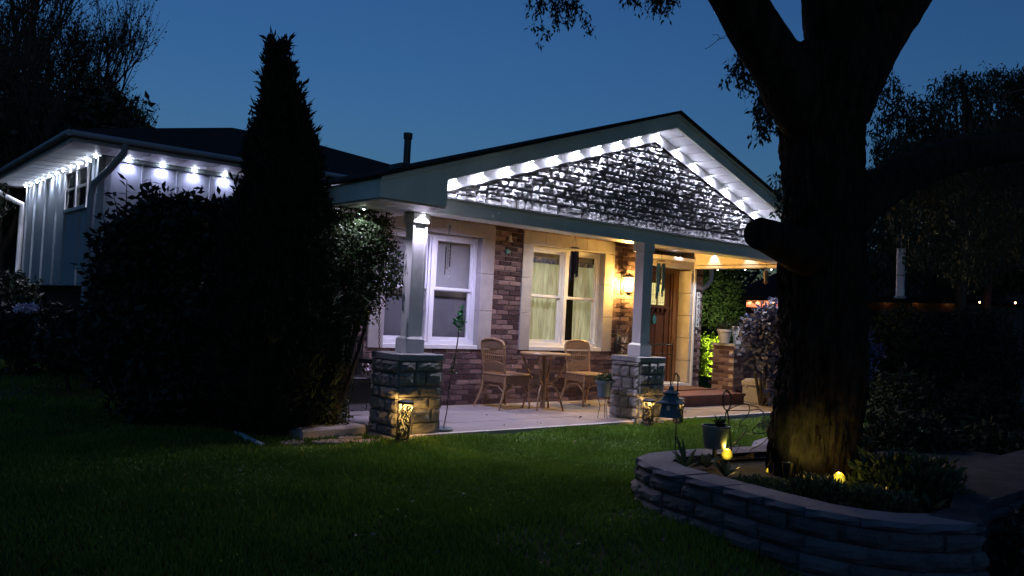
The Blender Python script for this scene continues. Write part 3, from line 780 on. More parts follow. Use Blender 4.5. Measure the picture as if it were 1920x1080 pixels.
for k, y in enumerate((6.78, 7.3, 7.85, 8.4)):
    led((4.72 if k == 0 else 4.14, 7.045 if k == 0 else y - .06, 2.192), f'white LED under the left eave of the porch, {ORD[k]} from the front', 'white LEDs along the porch eave', [15, 9, 9, 9][k], 130, .5, (.74, .68, 1))
for k in range(11):
    y = 16.12 + k * .62
    led((3.765, y, 3.68), f'white LED above the narrow batten side wall, {ORD[k]} back from its corner', 'white LEDs around the wing eaves', 7, 80, .2, (.76, .77, 1), 3.5, WLN)
for k in range(12):
    x = 4.28 + k * .585
    led((x, 15.93, 3.68), f'white LED over the front wall of the wing, {ORD[k]} from its left corner', 'white LEDs around the wing eaves', 3.4, 110, .7, (.66, .60, 1), 4.5, WLN)
for k, y in enumerate((8.36, 7.83, 7.35)):
    led((11.47 if k else 11.47, y, 2.145), f'white LED beneath the right porch beam, {ORD[k]} from the brick corner', 'white LEDs under the right porch beam', 7, 140, .5)
    spot('scallop_beam', (0, 0, 0), 0.01, parent=None) if False else None
# white spots washing the inner face of the right beam and the brick by the door
for k, (x, y) in enumerate(((11.41, 8.42), (11.41, 7.72))):
    led((x, y, 2.456), f'white LED at the right end of the porch ceiling, {ORD[k]} from the wall', 'white LEDs on the porch ceiling', 3.5, 80, .5)
led((11.0, 8.78, 2.456), 'white LED on the porch ceiling above the front door', 'white LEDs on the porch ceiling', 3.0, 90, .6)
for k, (x, y) in enumerate(((6.2, 8.1), (8.0, 8.1))):
    led((x, y, 2.458), f'recessed white LED in the porch ceiling over the {["left", "right"][k]} window', 'white LEDs on the porch ceiling', [54, 24][k], 160, .8, [(.62, .58, 1), (.94, .90, .92)][k])

# ================================================================== SCONCE
sc = thing('wall_lantern', 'lit black wall lantern on the brick beside the front door', 'wall lantern', (9.70, WF - .02, 1.80))
b = MB(); b.box(-.045, .045, 0, .015, -.16, .16); b.build('back_plate', M['dark'], sc, bevel=.004)
b = MB(); b.tube([(0, 0, .09), (0, -.06, .14), (0, -.12, .13)], .009)
b.lathe([(.10, .10), (.06, .135), (.015, .16), (.008, .18)], (0, -.12, -.01), 6); b.lathe([(.065, -.15), (.07, -.135), (.02, -.18)], (0, -.12, -.0), 6)
for k in range(6):
    a = k * math.pi / 3; b.tube([(.088 * math.cos(a), -.12 + .088 * math.sin(a), .09), (.063 * math.cos(a), -.12 + .063 * math.sin(a), -.135)], .005, 5)
b.build('lantern_frame', M['dark'], sc)
b = MB(); b.lathe([(.058, -.132), (.083, .088)], (0, -.12, 0), 6); b.build('glass', M['amberglass'], sc)
b = MB(); b.sph((0, -.12, -.02), .022, 8); b.build('bulb', M['bulb'], sc, smooth=True)
point('lantern_light', (0, -.12, -.02), 64, (1, .56, .12), .06, sc)

# ================================================================== CHAIRS AND TABLE
def wicker_chair():
    t = thing('wicker_chair', '', 'chair', group='wicker chairs on the porch')
    w = .21
    for (x, y) in ((w, w), (w, -w)):
        b = MB(); b.tube([(x, y, .42), (x + .01, y * 1.05, .2), (x + .025, y * 1.1, 0)], [.016, .015, .013], 8); b.build('leg', M['cane'], t, smooth=True)
    for s in (-1, 1):
        b = MB(); b.tube([(-w, s * w, .44), (-w - .01, s * w, .26), (-w - .07, s * w * 1.08, .1), (-w - .12, s * w * 1.15, 0)], [.017, .017, .015, .013], 8); b.build('leg', M['cane'], t, smooth=True)
    # arched stretchers under the seat
    b = MB()
    for s in (-1, 1):
        b.tube([(w, s * w * 1.03, .2), (.1, s * w, .29), (0, s * w, .305), (-.1, s * w, .29), (-w - .02, s * w, .2)], .009, 6)
        b.tube([(s * w, w, .2), (s * w, .08, .29), (s * w, -.08, .29), (s * w, -w, .2)], .009, 6)
    b.build('stretcher', M['cane'], t, smooth=True)
    b = MB(); b.cb((0, 0, .435), (.46, .46, .045)); b.build('seat', M['wicker'], t, bevel=.018)
    b = MB(); b.box(-.2, .2, -.225, -.215, .34, .42); b.box(-.2, .2, .215, .225, .34, .42); b.box(.215, .225, -.2, .2, .34, .42); b.box(-.225, -.215, -.2, .2, .34, .42); b.build('apron', M['wicker'], t)
    tilt = Matrix.Translation((-.21, 0, .45)) @ Matrix.Rotation(R_(-9), 4, 'Y')
    def T(p): return tilt @ Vector(p)
    b = MB()
    arch = [(0, -.20, 0), (0, -.205, .2), (0, -.215, .37), (0, -.195, .42), (0, -.11, .445), (0, 0, .455), (0, .11, .445), (0, .195, .42), (0, .215, .37), (0, .205, .2), (0, .20, 0)]
    b.tube([T(p) for p in arch], .016, 8); b.build('back_frame', M['cane'], t, smooth=True)
    b = MB(); n = 10
    def panel(pl, y=.008):
        m_ = len(pl); b.add([T((-y, p[0], p[1])) for p in pl] + [T((y, p[0], p[1])) for p in pl], [tuple(range(m_)), tuple(range(m_, 2 * m_))[::-1]] + [((i + 1) % m_, i, i + m_, (i + 1) % m_ + m_) for i in range(m_)])
    panel([(-.2, .335), (.2, .335), (.21, .37), (.188, .415), (.11, .44), (0, .45), (-.11, .44), (-.188, .415), (-.21, .37)])
    panel([(-.195, .03), (.195, .03), (.197, .12), (.1, .155), (0, .165), (-.1, .155), (-.197, .12)])
    b.build('back_panel', M['wicker'], t)
    b = MB()
    for z in (.33, .235): b.tube([T((0, -.2, z)), T((0, .2, z))], .008, 6)
    b.tube([T((0, -.2, .03)), T((0, .2, .03))], .009, 6)
    b.build('back_rail', M['cane'], t, smooth=True)
    for k in range(10):
        y = -.17 + k * .0378; b = MB(); b.tube([T((0, y, .13)), T((0, y, .335))], .0055, 5); b.build('spindle', M['cane'], t)
    return t
def dup(root, loc, rz):
    r = root.copy(); C.objects.link(r); r.location = loc; r.rotation_euler = (0, 0, rz)
    for ch in list(root.children):
        c = ch.copy(); C.objects.link(c); c.parent = r
        for g in list(ch.children): d = g.copy(); C.objects.link(d); d.parent = c
    return r
ch = wicker_chair(); ch.location = (7.10, 8.46, 0); ch.rotation_euler = (0, 0, R_(4)); ch['label'] = 'tan wicker chair below the brick strip between the two windows'
c2 = dup(ch, (8.52, 8.36, 0), R_(-98)); c2['label'] = 'tan wicker chair under the lit window, beside the hand rail'
tb = thing('bistro_table', 'round rattan bistro table standing between the two wicker chairs', 'table', (7.47, 8.12, 0))
b = MB(); b.lathe([(.30, .705), (.335, .715), (.34, .73), (.332, .742), (.0001, .744)], n=40); b.build('tabletop', M['cane'], tb, smooth=True)
b = MB()
for k in range(3):
    a = k * 2.094 + .4; b.tube([(.022 * math.cos(a), .022 * math.sin(a), .7), (.022 * math.cos(a), .022 * math.sin(a), .02)], .018, 8)
b.build('pedestal', M['cane'], tb, smooth=True)
for k in range(4):
    a = k * math.pi / 2 + .55; c, s_ = math.cos(a), math.sin(a)
    b = MB(); b.tube([(.31 * c, .31 * s_, .70), (.24 * c, .24 * s_, .52), (.17 * c, .17 * s_, .40), (.10 * c, .10 * s_, .36), (.02 * c, .02 * s_, .37)], .012, 8); b.build('brace', M['cane'], tb, smooth=True)
    b = MB(); b.tube([(.02 * c, .02 * s_, .33), (.12 * c, .12 * s_, .335), (.18 * c, .18 * s_, .27), (.24 * c, .24 * s_, .12), (.28 * c, .28 * s_, 0)], .013, 8); b.build('leg', M['cane'], tb, smooth=True)

# ================================================================== HANGING THINGS
def cyl_along(b, p, L, r, n=10): b.tube([p, (p[0], p[1], p[2] - L)], r, n)
# silver cross chime
cx, cy = 5.18, 7.24
p = at(843, 430, 7.24)
c1 = thing('cross_wind_chime', 'silver wind chime with a jewelled cross before the left window', 'wind chime', (p.x, 7.24, 0))
zt = 2.2; zc = at(843, 424, 7.24).z
b = MB(); b.tube([(0, 0, zt), (0, 0, zc + .06)], .0015, 4); b.build('cord', M['silver'], c1)
b = MB(); b.prismY([(-.009, zc - .10), (.009, zc - .10), (.014, zc - .02), (.042, zc - .012), (.05, zc + .012), (.014, zc + .016), (.012, zc + .05), (0, zc + .062), (-.012, zc + .05), (-.014, zc + .016), (-.05, zc + .012), (-.042, zc - .012), (-.014, zc - .02)], -.004, .004); cr_ = b.build('cross', M['silver'], c1, bevel=.001)
b = MB(); b.sph((0, -.006, zc + .0), .011, 7); b.build('jewel', M['turq'], cr_, smooth=True)
b = MB(); b.tube([(-.035, 0, zc - .165), (0, 0, zc - .11), (.035, 0, zc - .165)], .0015, 4); b.lathe([(.042, zc - .17), (.042, zc - .162)]); b.build('suspension_ring', M['silver'], c1)
for k, (dx, L, a) in enumerate(((-.04, .30, .22), (.0, .26, .20), (.035, .25, .18), (.015, .2, .2))):
    b = MB(); cyl_along(b, (dx, .012 * (k - 1), zc - a), L, .006); b.build('chime_tube', M['dark'] if k != 1 else M['silver'], c1, smooth=True)
b = MB()
for k in range(9): b.sph((-.005 + .006 * math.sin(k), -.02, zc - .2 - k * .043), .007, 5)
b.build('bead_string', M['silver'], c1, smooth=True)
# bamboo chime
p = at(1078, 465, 7.1); zt = 2.2; zp = at(1078, 465, 7.1).z
c2_ = thing('bamboo_wind_chime', 'dark bamboo wind chime hanging before the lit window', 'wind chime', (p.x, 7.1, 0))
b = MB()
for a in range(3): b.tube([(0, 0, zt), (.04 * math.cos(a * 2.1), .04 * math.sin(a * 2.1), zp)], .0015, 4)
b.build('cord', M['dark'], c2_)
b = MB(); b.lathe([(.001, zp + .015), (.03, zp + .012), (.062, zp + .002), (.062, zp - .006)], n=20); b.build('top_disc', M['chime'], c2_, smooth=True)
for k in range(6):
    a = k * math.pi / 3; L = [.34, .38, .42, .36, .30, .33][k]; b = MB(); cyl_along(b, (.04 * math.cos(a), .04 * math.sin(a), zp - .04), L * .9, .0125); 
    b.tube([(.04 * math.cos(a), .04 * math.sin(a), zp - .2), (.04 * math.cos(a), .04 * math.sin(a), zp - .215)], .0145, 10); b.build('bamboo_tube', M['chime'], c2_, smooth=True)
b = MB(); b.lathe([(.001, zp - .2), (.02, zp - .2), (.02, zp - .21), (.001, zp - .21)], n=12); b.tube([(0, 0, zp), (0, 0, zp - .45)], .001, 4); b.build('clapper', M['chime'], c2_)
# blue chime by the door
p = at(1240, 490, 7.6); zp = p.z; zt = 2.46
c3 = thing('blue_wind_chime', 'long blue metal wind chime hanging in front of the front door', 'wind chime', (p.x, 7.6, 0))
b = MB(); b.lathe([(.001, zp + .012), (.05, zp + .01), (.05, zp - .002), (.001, zp - .003)], n=16); b.build('top_disc', M['chime'], c3)
b = MB(); b.tube([(0, 0, zt), (0, 0, zp)], .002, 4); b.build('cord', M['dark'], c3)
for k in range(6):
    a = k * math.pi / 3 + .3; L = [.42, .45, .50, .40, .47, .38][k]; b = MB(); cyl_along(b, (.05 * math.cos(a), .05 * math.sin(a), zp - .03), L, .011); b.build('chime_tube', M['chimeblue'], c3, smooth=True)
# bell and star on the brick
b = MB(); b.lathe([(.001, .05), (.015, .045), (.02, .01), (.034, -.03), (.036, -.04)], (0, 0, 0), 14); q = b.me('bell', M['silver'], True)
bl = thing('wall_bell', 'small silver bell on the brick strip between the windows', 'bell', (7.33, WF - .06, 2.26)); link('bell_body', q, bl)
b = MB(); b.tube([(0, .05, .1), (0, 0, .09), (0, 0, .05)], .003, 5); b.build('bell_hook', M['dark'], bl)
star = [( (.062 if k % 2 == 0 else .026) * math.sin(k * math.pi / 5), (.062 if k % 2 == 0 else .026) * math.cos(k * math.pi / 5)) for k in range(10)]
b = MB(); b.prismY([(x + 7.33, z + 2.09) for x, z in star], WF - .03, WF - .008); o = b.build('star_ornament', M['turq'], bevel=.004); tag(o, 'turquoise star hung on the brick below the small bell', 'star ornament')
# cable dangling by the first column
b = MB(); b.tube([(4.87, 7.15, 2.19), (4.89, 7.14, 2.1), (4.87, 7.14, 2.02), (4.845, 7.14, 1.99)], .006, 6); tag(b.build('loose_cable', M['white'], smooth=True), 'short white cable dangling beside the left column top', 'cable')

# address plaque 7437
ap = thing('address_plaque', 'tall white address plaque reading 7437 on brick right of the door', 'house number', (11.60, WF - .01, 1.47))
b = MB(); b.box(-.045, .045, -.018, 0, -.30, .30); b.build('plaque_board', M['white'], ap, bevel=.004)
def text(s, size, loc, parent, m, name='digit', depth=.003):
    cu = bpy.data.curves.new(name, 'FONT'); cu.body = s; cu.size = size; cu.extrude = depth; cu.align_x = 'CENTER'; cu.align_y = 'CENTER'
    o = bpy.data.objects.new(name, cu); me = bpy.data.meshes.new_from_object(o); bpy.data.objects.remove(o)
    me.materials.clear(); me.materials.append(m)
    return link(name, me, parent, loc, (math.pi / 2, 0, 0))
for k, c in enumerate('7437'): text(c, .125, (0, -.0185, .155 - k * .105), ap, M['ink'])
b = MB(); b.prismY([(x * .5, z * .5 + .25) for x, z in star], -.021, -.0185); b.build('star_mark', M['ink'], ap)
b = MB(); b.prismY([(x * .5, z * .5 - .25) for x, z in star], -.021, -.0185); b.build('star_mark', M['ink'], ap)
b = MB(); b.box(11.57, 11.60, WF - .025, WF - .006, 1.06, 1.12); tag(b.build('door_bell', M['white'], bevel=.003), 'tiny white doorbell button below the address plaque', 'doorbell')

# welcome board leaning on the brick
wb = thing('welcome_board', 'narrow brown board with white vertical WELCOME letters below the wall lantern', 'sign', (9.74, WF - .05, .18))
wb.rotation_euler = (R_(-2.5), 0, 0)
n = 10; poly = [(-.13, 0), (.13, 0), (.13, .96)] + [(.13 * math.cos(math.pi * k / n), .95 - .13 * math.sin(math.pi * k / n) ) for k in range(1, n)] + [(-.13, .96)]
b = MB(); b.prismY(poly, -.012, .012); b.build('board', M['board'], wb)
for k, c in enumerate('WELCOME'): text(c, .17 if k == 0 else .14, (0, -.0125, .72 - k * .112), wb, M['white'], 'letter')
b = MB(); b.tube([(.13 * math.cos(math.pi * k / n), -.014, .952 - .13 * math.sin(math.pi * k / n)) for k in range(n + 1)], .008, 6); b.build('arc_trim', M['wicker'], wb)
# dark broom-like figure left of it
b = MB(); b.lathe([(.02, 0), (.025, .3), (.02, .72), (.05, .76), (.062, .86), (.05, .97), (.02, 1.0)], (9.545, WF - .11, .0), 12); tag(b.build('black_statue', M['dark'], smooth=True), 'slim black figure ornament against the wall left of the welcome board', 'ornament')

# hand rail
hr = thing('hand_rail', 'thin black metal hand rail beside the second wicker chair', 'hand rail', (0, 0, 0))
b = MB(); b.tube([(8.55, 7.85, 0), (8.55, 7.85, .90)], .012, 6); b.build('post', M['dark'], hr)
b = MB(); b.tube([(9.75, 7.85, .17), (9.75, 7.85, .92)], .012, 6); b.build('post', M['dark'], hr)
b = MB(); b.tube([(8.55, 7.85, .9), (9.75, 7.85, .9)], .011, 6); b.tube([(8.55, 7.85, .9), (8.78, 7.7, .74)], .011, 6); b.tube([(8.55, 7.85, .76), (9.75, 7.85, .76)], .008, 6); b.build('rail', M['dark'], hr)
b = MB(); b.tube([(8.5, 7.9, .08), (9.2, 7.9, .08)], .02, 6); b.build('foot_bar', M['dark'], hr)

# plant stand
ps = thing('plant_stand', 'thin wire plant stand before the second stone pillar', 'plant stand', (7.60, 7.15, 0))
b = MB()
for a in range(3):
    c, s_ = math.cos(a * 2.1 + .5), math.sin(a * 2.1 + .5); b.tube([(.08 * c, .08 * s_, .26), (.045 * c, .045 * s_, .15), (.07 * c, .07 * s_, 0)], .004, 5)
b.tube([(.08 * math.cos(a * .52), .08 * math.sin(a * .52), .26) for a in range(13)], .005, 5); b.build('wire_frame', M['dark'], ps)
pp = thing('potted_plant', 'blue flower pot with a low green plant on the wire stand', 'potted plant', (7.60, 7.15, .265))
b = MB(); b.lathe([(.07, 0), (.10, .17), (.115, .17), (.115, .20), (.10, .20), (.09, .17)], n=24); b.build('pot', M['potblue'], pp, smooth=True)
P = cloud([(0, 0, .22, .11, .11, .05)], 260, .2); link('foliage', leaves_mesh('foliage', P, .05, .02, M['hosta']), pp)

# garden spinner
p = at(863, 600, 6.95); q0 = at(832, 808, Z=0)
gs = thing('garden_spinner', 'crooked black stake with a green leaf spinner beside the first pillar', 'garden stake', (q0.x, 6.98, -.03))
R0 = Vector((q0.x, 6.98, -.03))
b = MB(); b.lathe([(.115, 0), (.115, .05), (.10, .062), (.001, .062)], n=28); b.build('base', M['pot'], gs, smooth=True)
b = MB(); pl = [(832, 800), (838, 770), (841, 735), (846, 700), (852, 680), (858, 640), (863, 602)]
b.tube([at(a, c, 6.98) - R0 for a, c in pl], .0065, 6); b.build('stake', M['dark'], gs)
P = []
for k in range(70):
    a = random.uniform(0, 6.283); r = random.uniform(0, 1) ** .5; P.append(tuple(p - R0 + Vector((.055 * r * math.cos(a), .01 * random.uniform(-1, 1), .115 * r * math.sin(a)))))
link('spinner', leaves_mesh('spinner', np.array(P), .05, .03, M['green_metal']), gs)
P = [tuple(at(849, 690, 6.98) - R0 + Vector((random.gauss(0, .02), random.gauss(0, .02), random.gauss(0, .05)))) for k in range(24)]
link('leaf', leaves_mesh('leaf', np.array(P), .05, .02, M['hosta']), gs)

# ================================================================== PORCH SWING AND LEFT SIDE
sw = thing('porch_swing', 'black porch bench swing hanging on chains beside the first pillar', 'porch swing', (0, 0, 0))
x0, x1 = 3.9 + .4, 5.05
b = MB()
b.box(4.25, 4.98, 8.1, 8.55, .40, .44)
b.build('seat', M['dark'], sw, bevel=.006)
for k in range(8):
    b = MB(); x = 4.27 + k * .09; b.box(x, x + .075, 8.53, 8.55, .44, .86, None); b.build('back_slat', M['dark'], sw)
b = MB(); b.box(4.92, 4.98, 8.1, 8.52, .58, .63); b.box(4.92, 4.96, 8.1, 8.14, .44, .58); b.box(4.25, 4.98, 8.52, 8.56, .84, .88); b.build('arm_rest', M['dark'], sw)
b = MB(); b.box(4.3, 4.95, 8.08, 8.1, .16, .40); b.build('skirt', M['dark'], sw)
def chain(pa, pb, parent):
    pa, pb = Vector(pa), Vector(pb); n = int((pb - pa).length / .034); b = MB(); d = (pb - pa).normalized(); u = d.orthogonal().normalized(); w = d.cross(u)
    for k in range(n):
        c = pa + d * (.034 * (k + .5)); a = u if k % 2 else w
        b.tube([c + d * .021 * math.cos(t) + a * .010 * math.sin(t) for t in [i * 6.283 / 8 for i in range(9)]], .0036, 4, cap=False)
    b.build('chain', M['dark'], parent)
chain((4.97, 8.35, 2.46), (4.95, 8.12, .62), sw); chain((4.97, 8.35, 2.46), (4.95, 8.54, .86), sw)
chain((4.5, 8.35, 2.21), (4.3, 8.12, .62), sw)
# low planter of stacked blocks behind the first pillar
lp = thing('block_planter', 'low stacked block planter with white flowers behind the first pillar', 'planter', (0, 0, 0))
for r_ in range(3):
    for k in range(5):
        b = MB(); x = 4.22 + k * .235 + (r_ % 2) * .1 - .05; b.box(x + .003, x + .232, 8.62 - r_ * .0, 8.80, .0 + r_ * .082, .078 + r_ * .082); b.build('block', M['capblock'], lp, bevel=.006)
P = cloud([(5.02, 8.66, .42, .13, .1, .16)], 350, .2); link('foliage', leaves_mesh('foliage', P, .05, .03, M['leafy']), lp)
P = cloud([(5.02, 8.62, .50, .13, .08, .08)], 60, .5); link('flowers', leaves_mesh('flowers', P, .035, .035, M['flower']), lp)

# flagstones and rubble at the pillar foot
FSN = 0
for (px, py, w, d, rz) in ((545, 831, .35, .2, .3), (625, 829, .4, .22, -.1), (690, 829, .34, .24, .2), (728, 825, .2, .2, .5), (655, 822, .26, .18, .0)):
    p = at(px, py, Z=-.05); r = random.Random(px); n = 9
    poly = [(w / 2 * math.cos(6.283 * k / n) * r.uniform(.8, 1.15), d / 2 * math.sin(6.283 * k / n) * r.uniform(.8, 1.15)) for k in range(n)]
    b = MB(); b.add([(x, y, 0) for x, y in poly] + [(x * .95, y * .95, .04) for x, y in poly], [tuple(range(n))[::-1], tuple(range(n, 2 * n))] + [(i, (i + 1) % n, (i + 1) % n + n, i + n) for i in range(n)])
    o = b.build('flagstone', M['flagstone'], bevel=.004); o.location = (p.x, p.y, -.075); o.rotation_euler = (0, 0, rz)
    FSN += 1
    tag(o, ['leftmost flat flagstone in the grass, nearest the white pipe end', 'thin wide flagstone second from the left at the lawn edge', 'flagstone with amber light on it left of the solar lantern', 'small flagstone touching the foot of the first pillar', 'rear flagstone tucked behind the others by the concrete slab'][FSN - 1], 'flagstone', 'flagstones along the lawn edge')
b = MB(); b.box(-.42, .34, -.13, .13, 0, .11); o = b.build('concrete_slab', M['concrete'], bevel=.02); p = at(640, 812, Z=-.02); o.location = (p.x - .05, p.y + .12, -.07); o.rotation_euler = (0, 0, .12); tag(o, 'weathered concrete slab lying below the conifer at the patio end', 'concrete slab')
# scalloped pale edging slab beside the pillar
b = MB(); n = 12; b.lathe([(.001, .05), (.22, .05), (.25, .02), (.25, 0)], n=20); o = b.build('stepping_stone', M['concrete'], smooth=True); p = at(684, 790, Z=0); o.location = (p.x, p.y + .1, -.02); tag(o, 'round pale stepping stone left of the first pillar', 'stepping stone')
p = at(443, 813, Z=-.04); q = at(495, 840, Z=-.05)
pp_ = thing('drain_pipe', 'white plastic drain pipe end lying on the dark lawn', 'pipe', (0, 0, 0))
b = MB(); pts = [tuple(p), tuple(q)]; b.tube(pts, .034, 14, cap=False); b.tube(pts, .029, 14, cap=False); b.build('pipe', M['pvc'], pp_, smooth=True)
b = MB(); d_ = (q - p).normalized(); b.tube([q - d_ * .05, q], .038, 14, cap=False); b.build('pipe_collar', M['pvc'], pp_, smooth=True)

# ================================================================== SOLAR LANTERNS
def bollard(px, py, Z, hgt, label, lean=0, P=.9):
    p = at(px, py, Z=Z) if not isinstance(px, Vector) else px
    t = thing('solar_lantern', label, 'solar lantern', (p.x, p.y, Z), 0, 'solar lanterns at the pillars'); t.rotation_euler = (0, R_(lean), 0)
    r = .062; h = hgt
    b = MB(); b.lathe([(r * .9, 0), (r, .07), (r * .9, .085)], n=18); b.build('base', M['dark'], t, smooth=True)
    b = MB(); b.lathe([(r * 1.2, h - .035), (r * 1.25, h - .012), (r * .6, h + .005), (.001, h + .008)], n=18); b.build('cap', M['dark'], t, smooth=True)
    # pierced leaf-pattern shade
    b = MB(); rr = random.Random(int(h * 1000) + int(p.x * 50))
    for k in range(760):
        a = rr.uniform(0, 6.283); z = .09 + (h - .12) * (1 - rr.random() ** .8); s = rr.uniform(.006, .013); tw = rr.uniform(-1.2, 1.2)
        c = Vector((r * math.cos(a), r * math.sin(a), z)); tn = Vector((-math.sin(a), math.cos(a), 0)); up = Vector((0, 0, 1)); u = tn * math.cos(tw) + up * math.sin(tw); v = -tn * math.sin(tw) + up * math.cos(tw)
        b.add([c - v * s * 1.7, c + u * s * .6, c + v * s * 1.7, c - u * s * .6], [(0, 1, 2, 3)])
    for k in range(7):
        a = k * .8976; b.tube([(r * math.cos(a), r * math.sin(a), .08), (r * math.cos(a), r * math.sin(a), h - .03)], .0035, 4)
    b.build('pierced_shade', M['dark'], t)
    b = MB(); b.lathe([(.044, .1), (.044, h - .035)], n=14); 
    m = M['solarcol'] ; b.build('glowing_liner', m, t)
    point('solar_light', (0, 0, h - .07), P, (1, .58, .16), .012, t)
    # allow light out: small ring emitter above liner handled by point light just outside it
    return t
def solarcol():
    m = bpy.data.materials.new('amber_liner'); m.use_nodes = True; n = m.node_tree.nodes; l = m.node_tree.links; n.clear()
    tr = n.new('ShaderNodeBsdfTransparent'); e = n.new('ShaderNodeEmission'); e.inputs[0].default_value = (1, .62, .16, 1)
    tc = n.new('ShaderNodeTexCoord'); sx = n.new('ShaderNodeSeparateXYZ'); l.new(tc.outputs['Object'], sx.inputs[0])
    mr = n.new('ShaderNodeMapRange'); mr.inputs[1].default_value = .1; mr.inputs[2].default_value = .42; mr.inputs[3].default_value = .0; mr.inputs[4].default_value = .26; l.new(sx.outputs[2], mr.inputs[0]); l.new(mr.outputs[0], e.inputs[1])
    a = n.new('ShaderNodeAddShader'); o = n.new('ShaderNodeOutputMaterial'); l.new(tr.outputs[0], a.inputs[0]); l.new(e.outputs[0], a.inputs[1]); l.new(a.outputs[0], o.inputs[0]); return m
M['solarcol'] = solarcol()
bollard(Vector((4.345, 6.66, 0)), 0, -.10, .46, 'solar lantern with pierced leaf shade leaning at the first pillar', 4, 7)
bollard(Vector((7.80, 6.60, 0)), 0, -.07, .36, 'solar lantern close against the front of the second pillar', 0, 4.5)
bollard(Vector((8.385, 6.62, 0)), 0, -.07, .36, 'solar lantern partly behind the hanging pagoda lantern', 2, 2.5)

# ================================================================== PLANTER (retaining wall, cap, soil)
pw = thing('retaining_wall', 'curved grey block retaining wall around the big tree', 'retaining wall', (0, 0, 0))
BV = [rough_block('wall_block', M['block'], 1, 1, 1, 5, 3, .12, s + 40, .02) for s in range(8)]
def ring(offset, d):
    pts = resample(PL, .02); out = []
    for i, p in enumerate(pts):
        t = (pts[min(i + 2, len(pts) - 1)] - pts[max(i - 2, 0)]).normalized(); nrm = Vector((-t.y, t.x, 0)) * -1   # outward
        out.append((p + nrm * offset, nrm, t))
    return out
def lay(offset, z0, h, L, depth, meshes, name, start=0):
    rg = ring(offset, L); i = start; step = .02
    acc = 0; k = 0
    while i < len(rg) - 3:
        n = int(L / step * random.uniform(.9, 1.1)); j = min(i + n, len(rg) - 1)
        a, b_ = rg[i][0], rg[j][0]; c = (a + b_) / 2; d = b_ - a; nn = rg[(i + j) // 2][1]
        if d.length > .06:
            ang = math.atan2(nn.y, nn.x) + math.pi / 2
            link(name, random.choice(meshes), pw, tuple(c - nn * depth / 2 + Vector((0, 0, z0 + h / 2))), (0, 0, ang), (d.length - (.016 if name == 'cap_block' else .006), depth, h - .005 - (random.random() * .006 if name == 'cap_block' else 0)))
        i = j; k += 1
for r_ in range(5):
    lay(.022 * (5 - r_) - .02, .055 - (r_ + 1) * 0 - .105 * (5 - r_), .105, .33, .2, BV, 'wall_block', (r_ % 2) * 7)
capm = MB(); capm.box(-.5, .5, -.5, .5, -.5, .5); CM = [rough_block('cap_block', M['capblock'], 1, 1, 1, 3, 2, .03, s + 80, .02) for s in range(4)]
lay(.02, .055, .065, .36, .30, CM, 'cap_block', 3)
# right-hand run of the wall: slab tops and the stepped-back face
RW = [(5.42, 1.95), (5.72, 2.12), (6.0, 2.32)]
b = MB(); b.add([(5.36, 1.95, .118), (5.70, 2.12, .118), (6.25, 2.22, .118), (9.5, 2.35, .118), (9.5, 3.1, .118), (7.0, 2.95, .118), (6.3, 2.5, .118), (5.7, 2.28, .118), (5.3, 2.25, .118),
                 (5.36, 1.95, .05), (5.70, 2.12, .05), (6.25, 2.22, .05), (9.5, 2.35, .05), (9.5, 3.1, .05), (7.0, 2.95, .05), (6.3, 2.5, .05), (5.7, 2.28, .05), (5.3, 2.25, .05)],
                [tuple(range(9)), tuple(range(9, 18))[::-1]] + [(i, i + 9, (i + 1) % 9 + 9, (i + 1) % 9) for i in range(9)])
b.build('paved_top', M['shadeslab'], pw, bevel=.004)
for r_ in range(4):
    pts_ = [Vector((5.40, 1.97, 0)), Vector((5.70, 2.14, 0)), Vector((6.25, 2.24, 0)), Vector((9.5, 2.37, 0))]
    for a, c in zip(pts_[:-1], pts_[1:]):
        d = c - a; n = max(1, round(d.length / .34))
        for k in range(n):
            u = a.lerp(c, k / n); v = a.lerp(c, (k + 1) / n); m_ = (u + v) / 2; ang = math.atan2(d.y, d.x)
            nn = Vector((math.sin(ang), -math.cos(ang), 0))
            link('wall_block', random.choice(BV), pw, tuple(m_ - nn * .09 + Vector((0, 0, .048 - (r_ + .5) * .105))), (0, 0, ang), ((v - u).length - .006, .2, .1))
# soil
sp_ = [(p[0][0], p[0][1]) for p in ring(-.2, 1)][::10] + [(5.75, 2.3), (6.3, 2.52), (7.0, 2.97), (9.4, 3.15), (9.4, 4.0), (8.2, 4.0)]
b = MB(); n = len(sp_); cxy = (6.2, 3.4); b.add([(x, y, .035) for x, y in sp_] + [(*cxy, .09)], [(i, (i + 1) % n, n) for i in range(n)]); tag(b.build('planting_bed', M['soil'], smooth=True), kind='structure')

# bed plants
def rosette(name, label, x, y, n, L, w, up=.8, m='hosta', seed=0, z=.06, group=None):
    t = thing(name, label, 'plant', (x, y, z), 0, group); r = random.Random(seed); b = MB()
    for k in range(n):
        a = r.uniform(0, 6.283); l = L * r.uniform(.6, 1.1); u = r.uniform(up * .6, up * 1.2); P_ = []
        for s in range(5):
            q = s / 4; P_.append(Vector((math.cos(a) * l * q * (1 - .3 * u), math.sin(a) * l * q * (1 - .3 * u), l * u * (q - .45 * q * q * (1.6 - u)))))
        sd = Vector((-math.sin(a), math.cos(a), 0)); base = len(b.v)
        for s in range(5):
            ww = w * [.25, .8, 1, .7, .05][s] * .5; b.v += [tuple(P_[s] - sd * ww), tuple(P_[s] + sd * ww)]
        for s in range(4): b.f.append((base + 2 * s, base + 2 * s + 1, base + 2 * s + 3, base + 2 * s + 2))
    b.build('leaf_cluster', M[m], t, smooth=True); return t
rosette('bed_plant', 'tall strap leaved plant at the left end of the tree bed', 5.42, 4.18, 14, .26, .03, 1.0, seed=1)
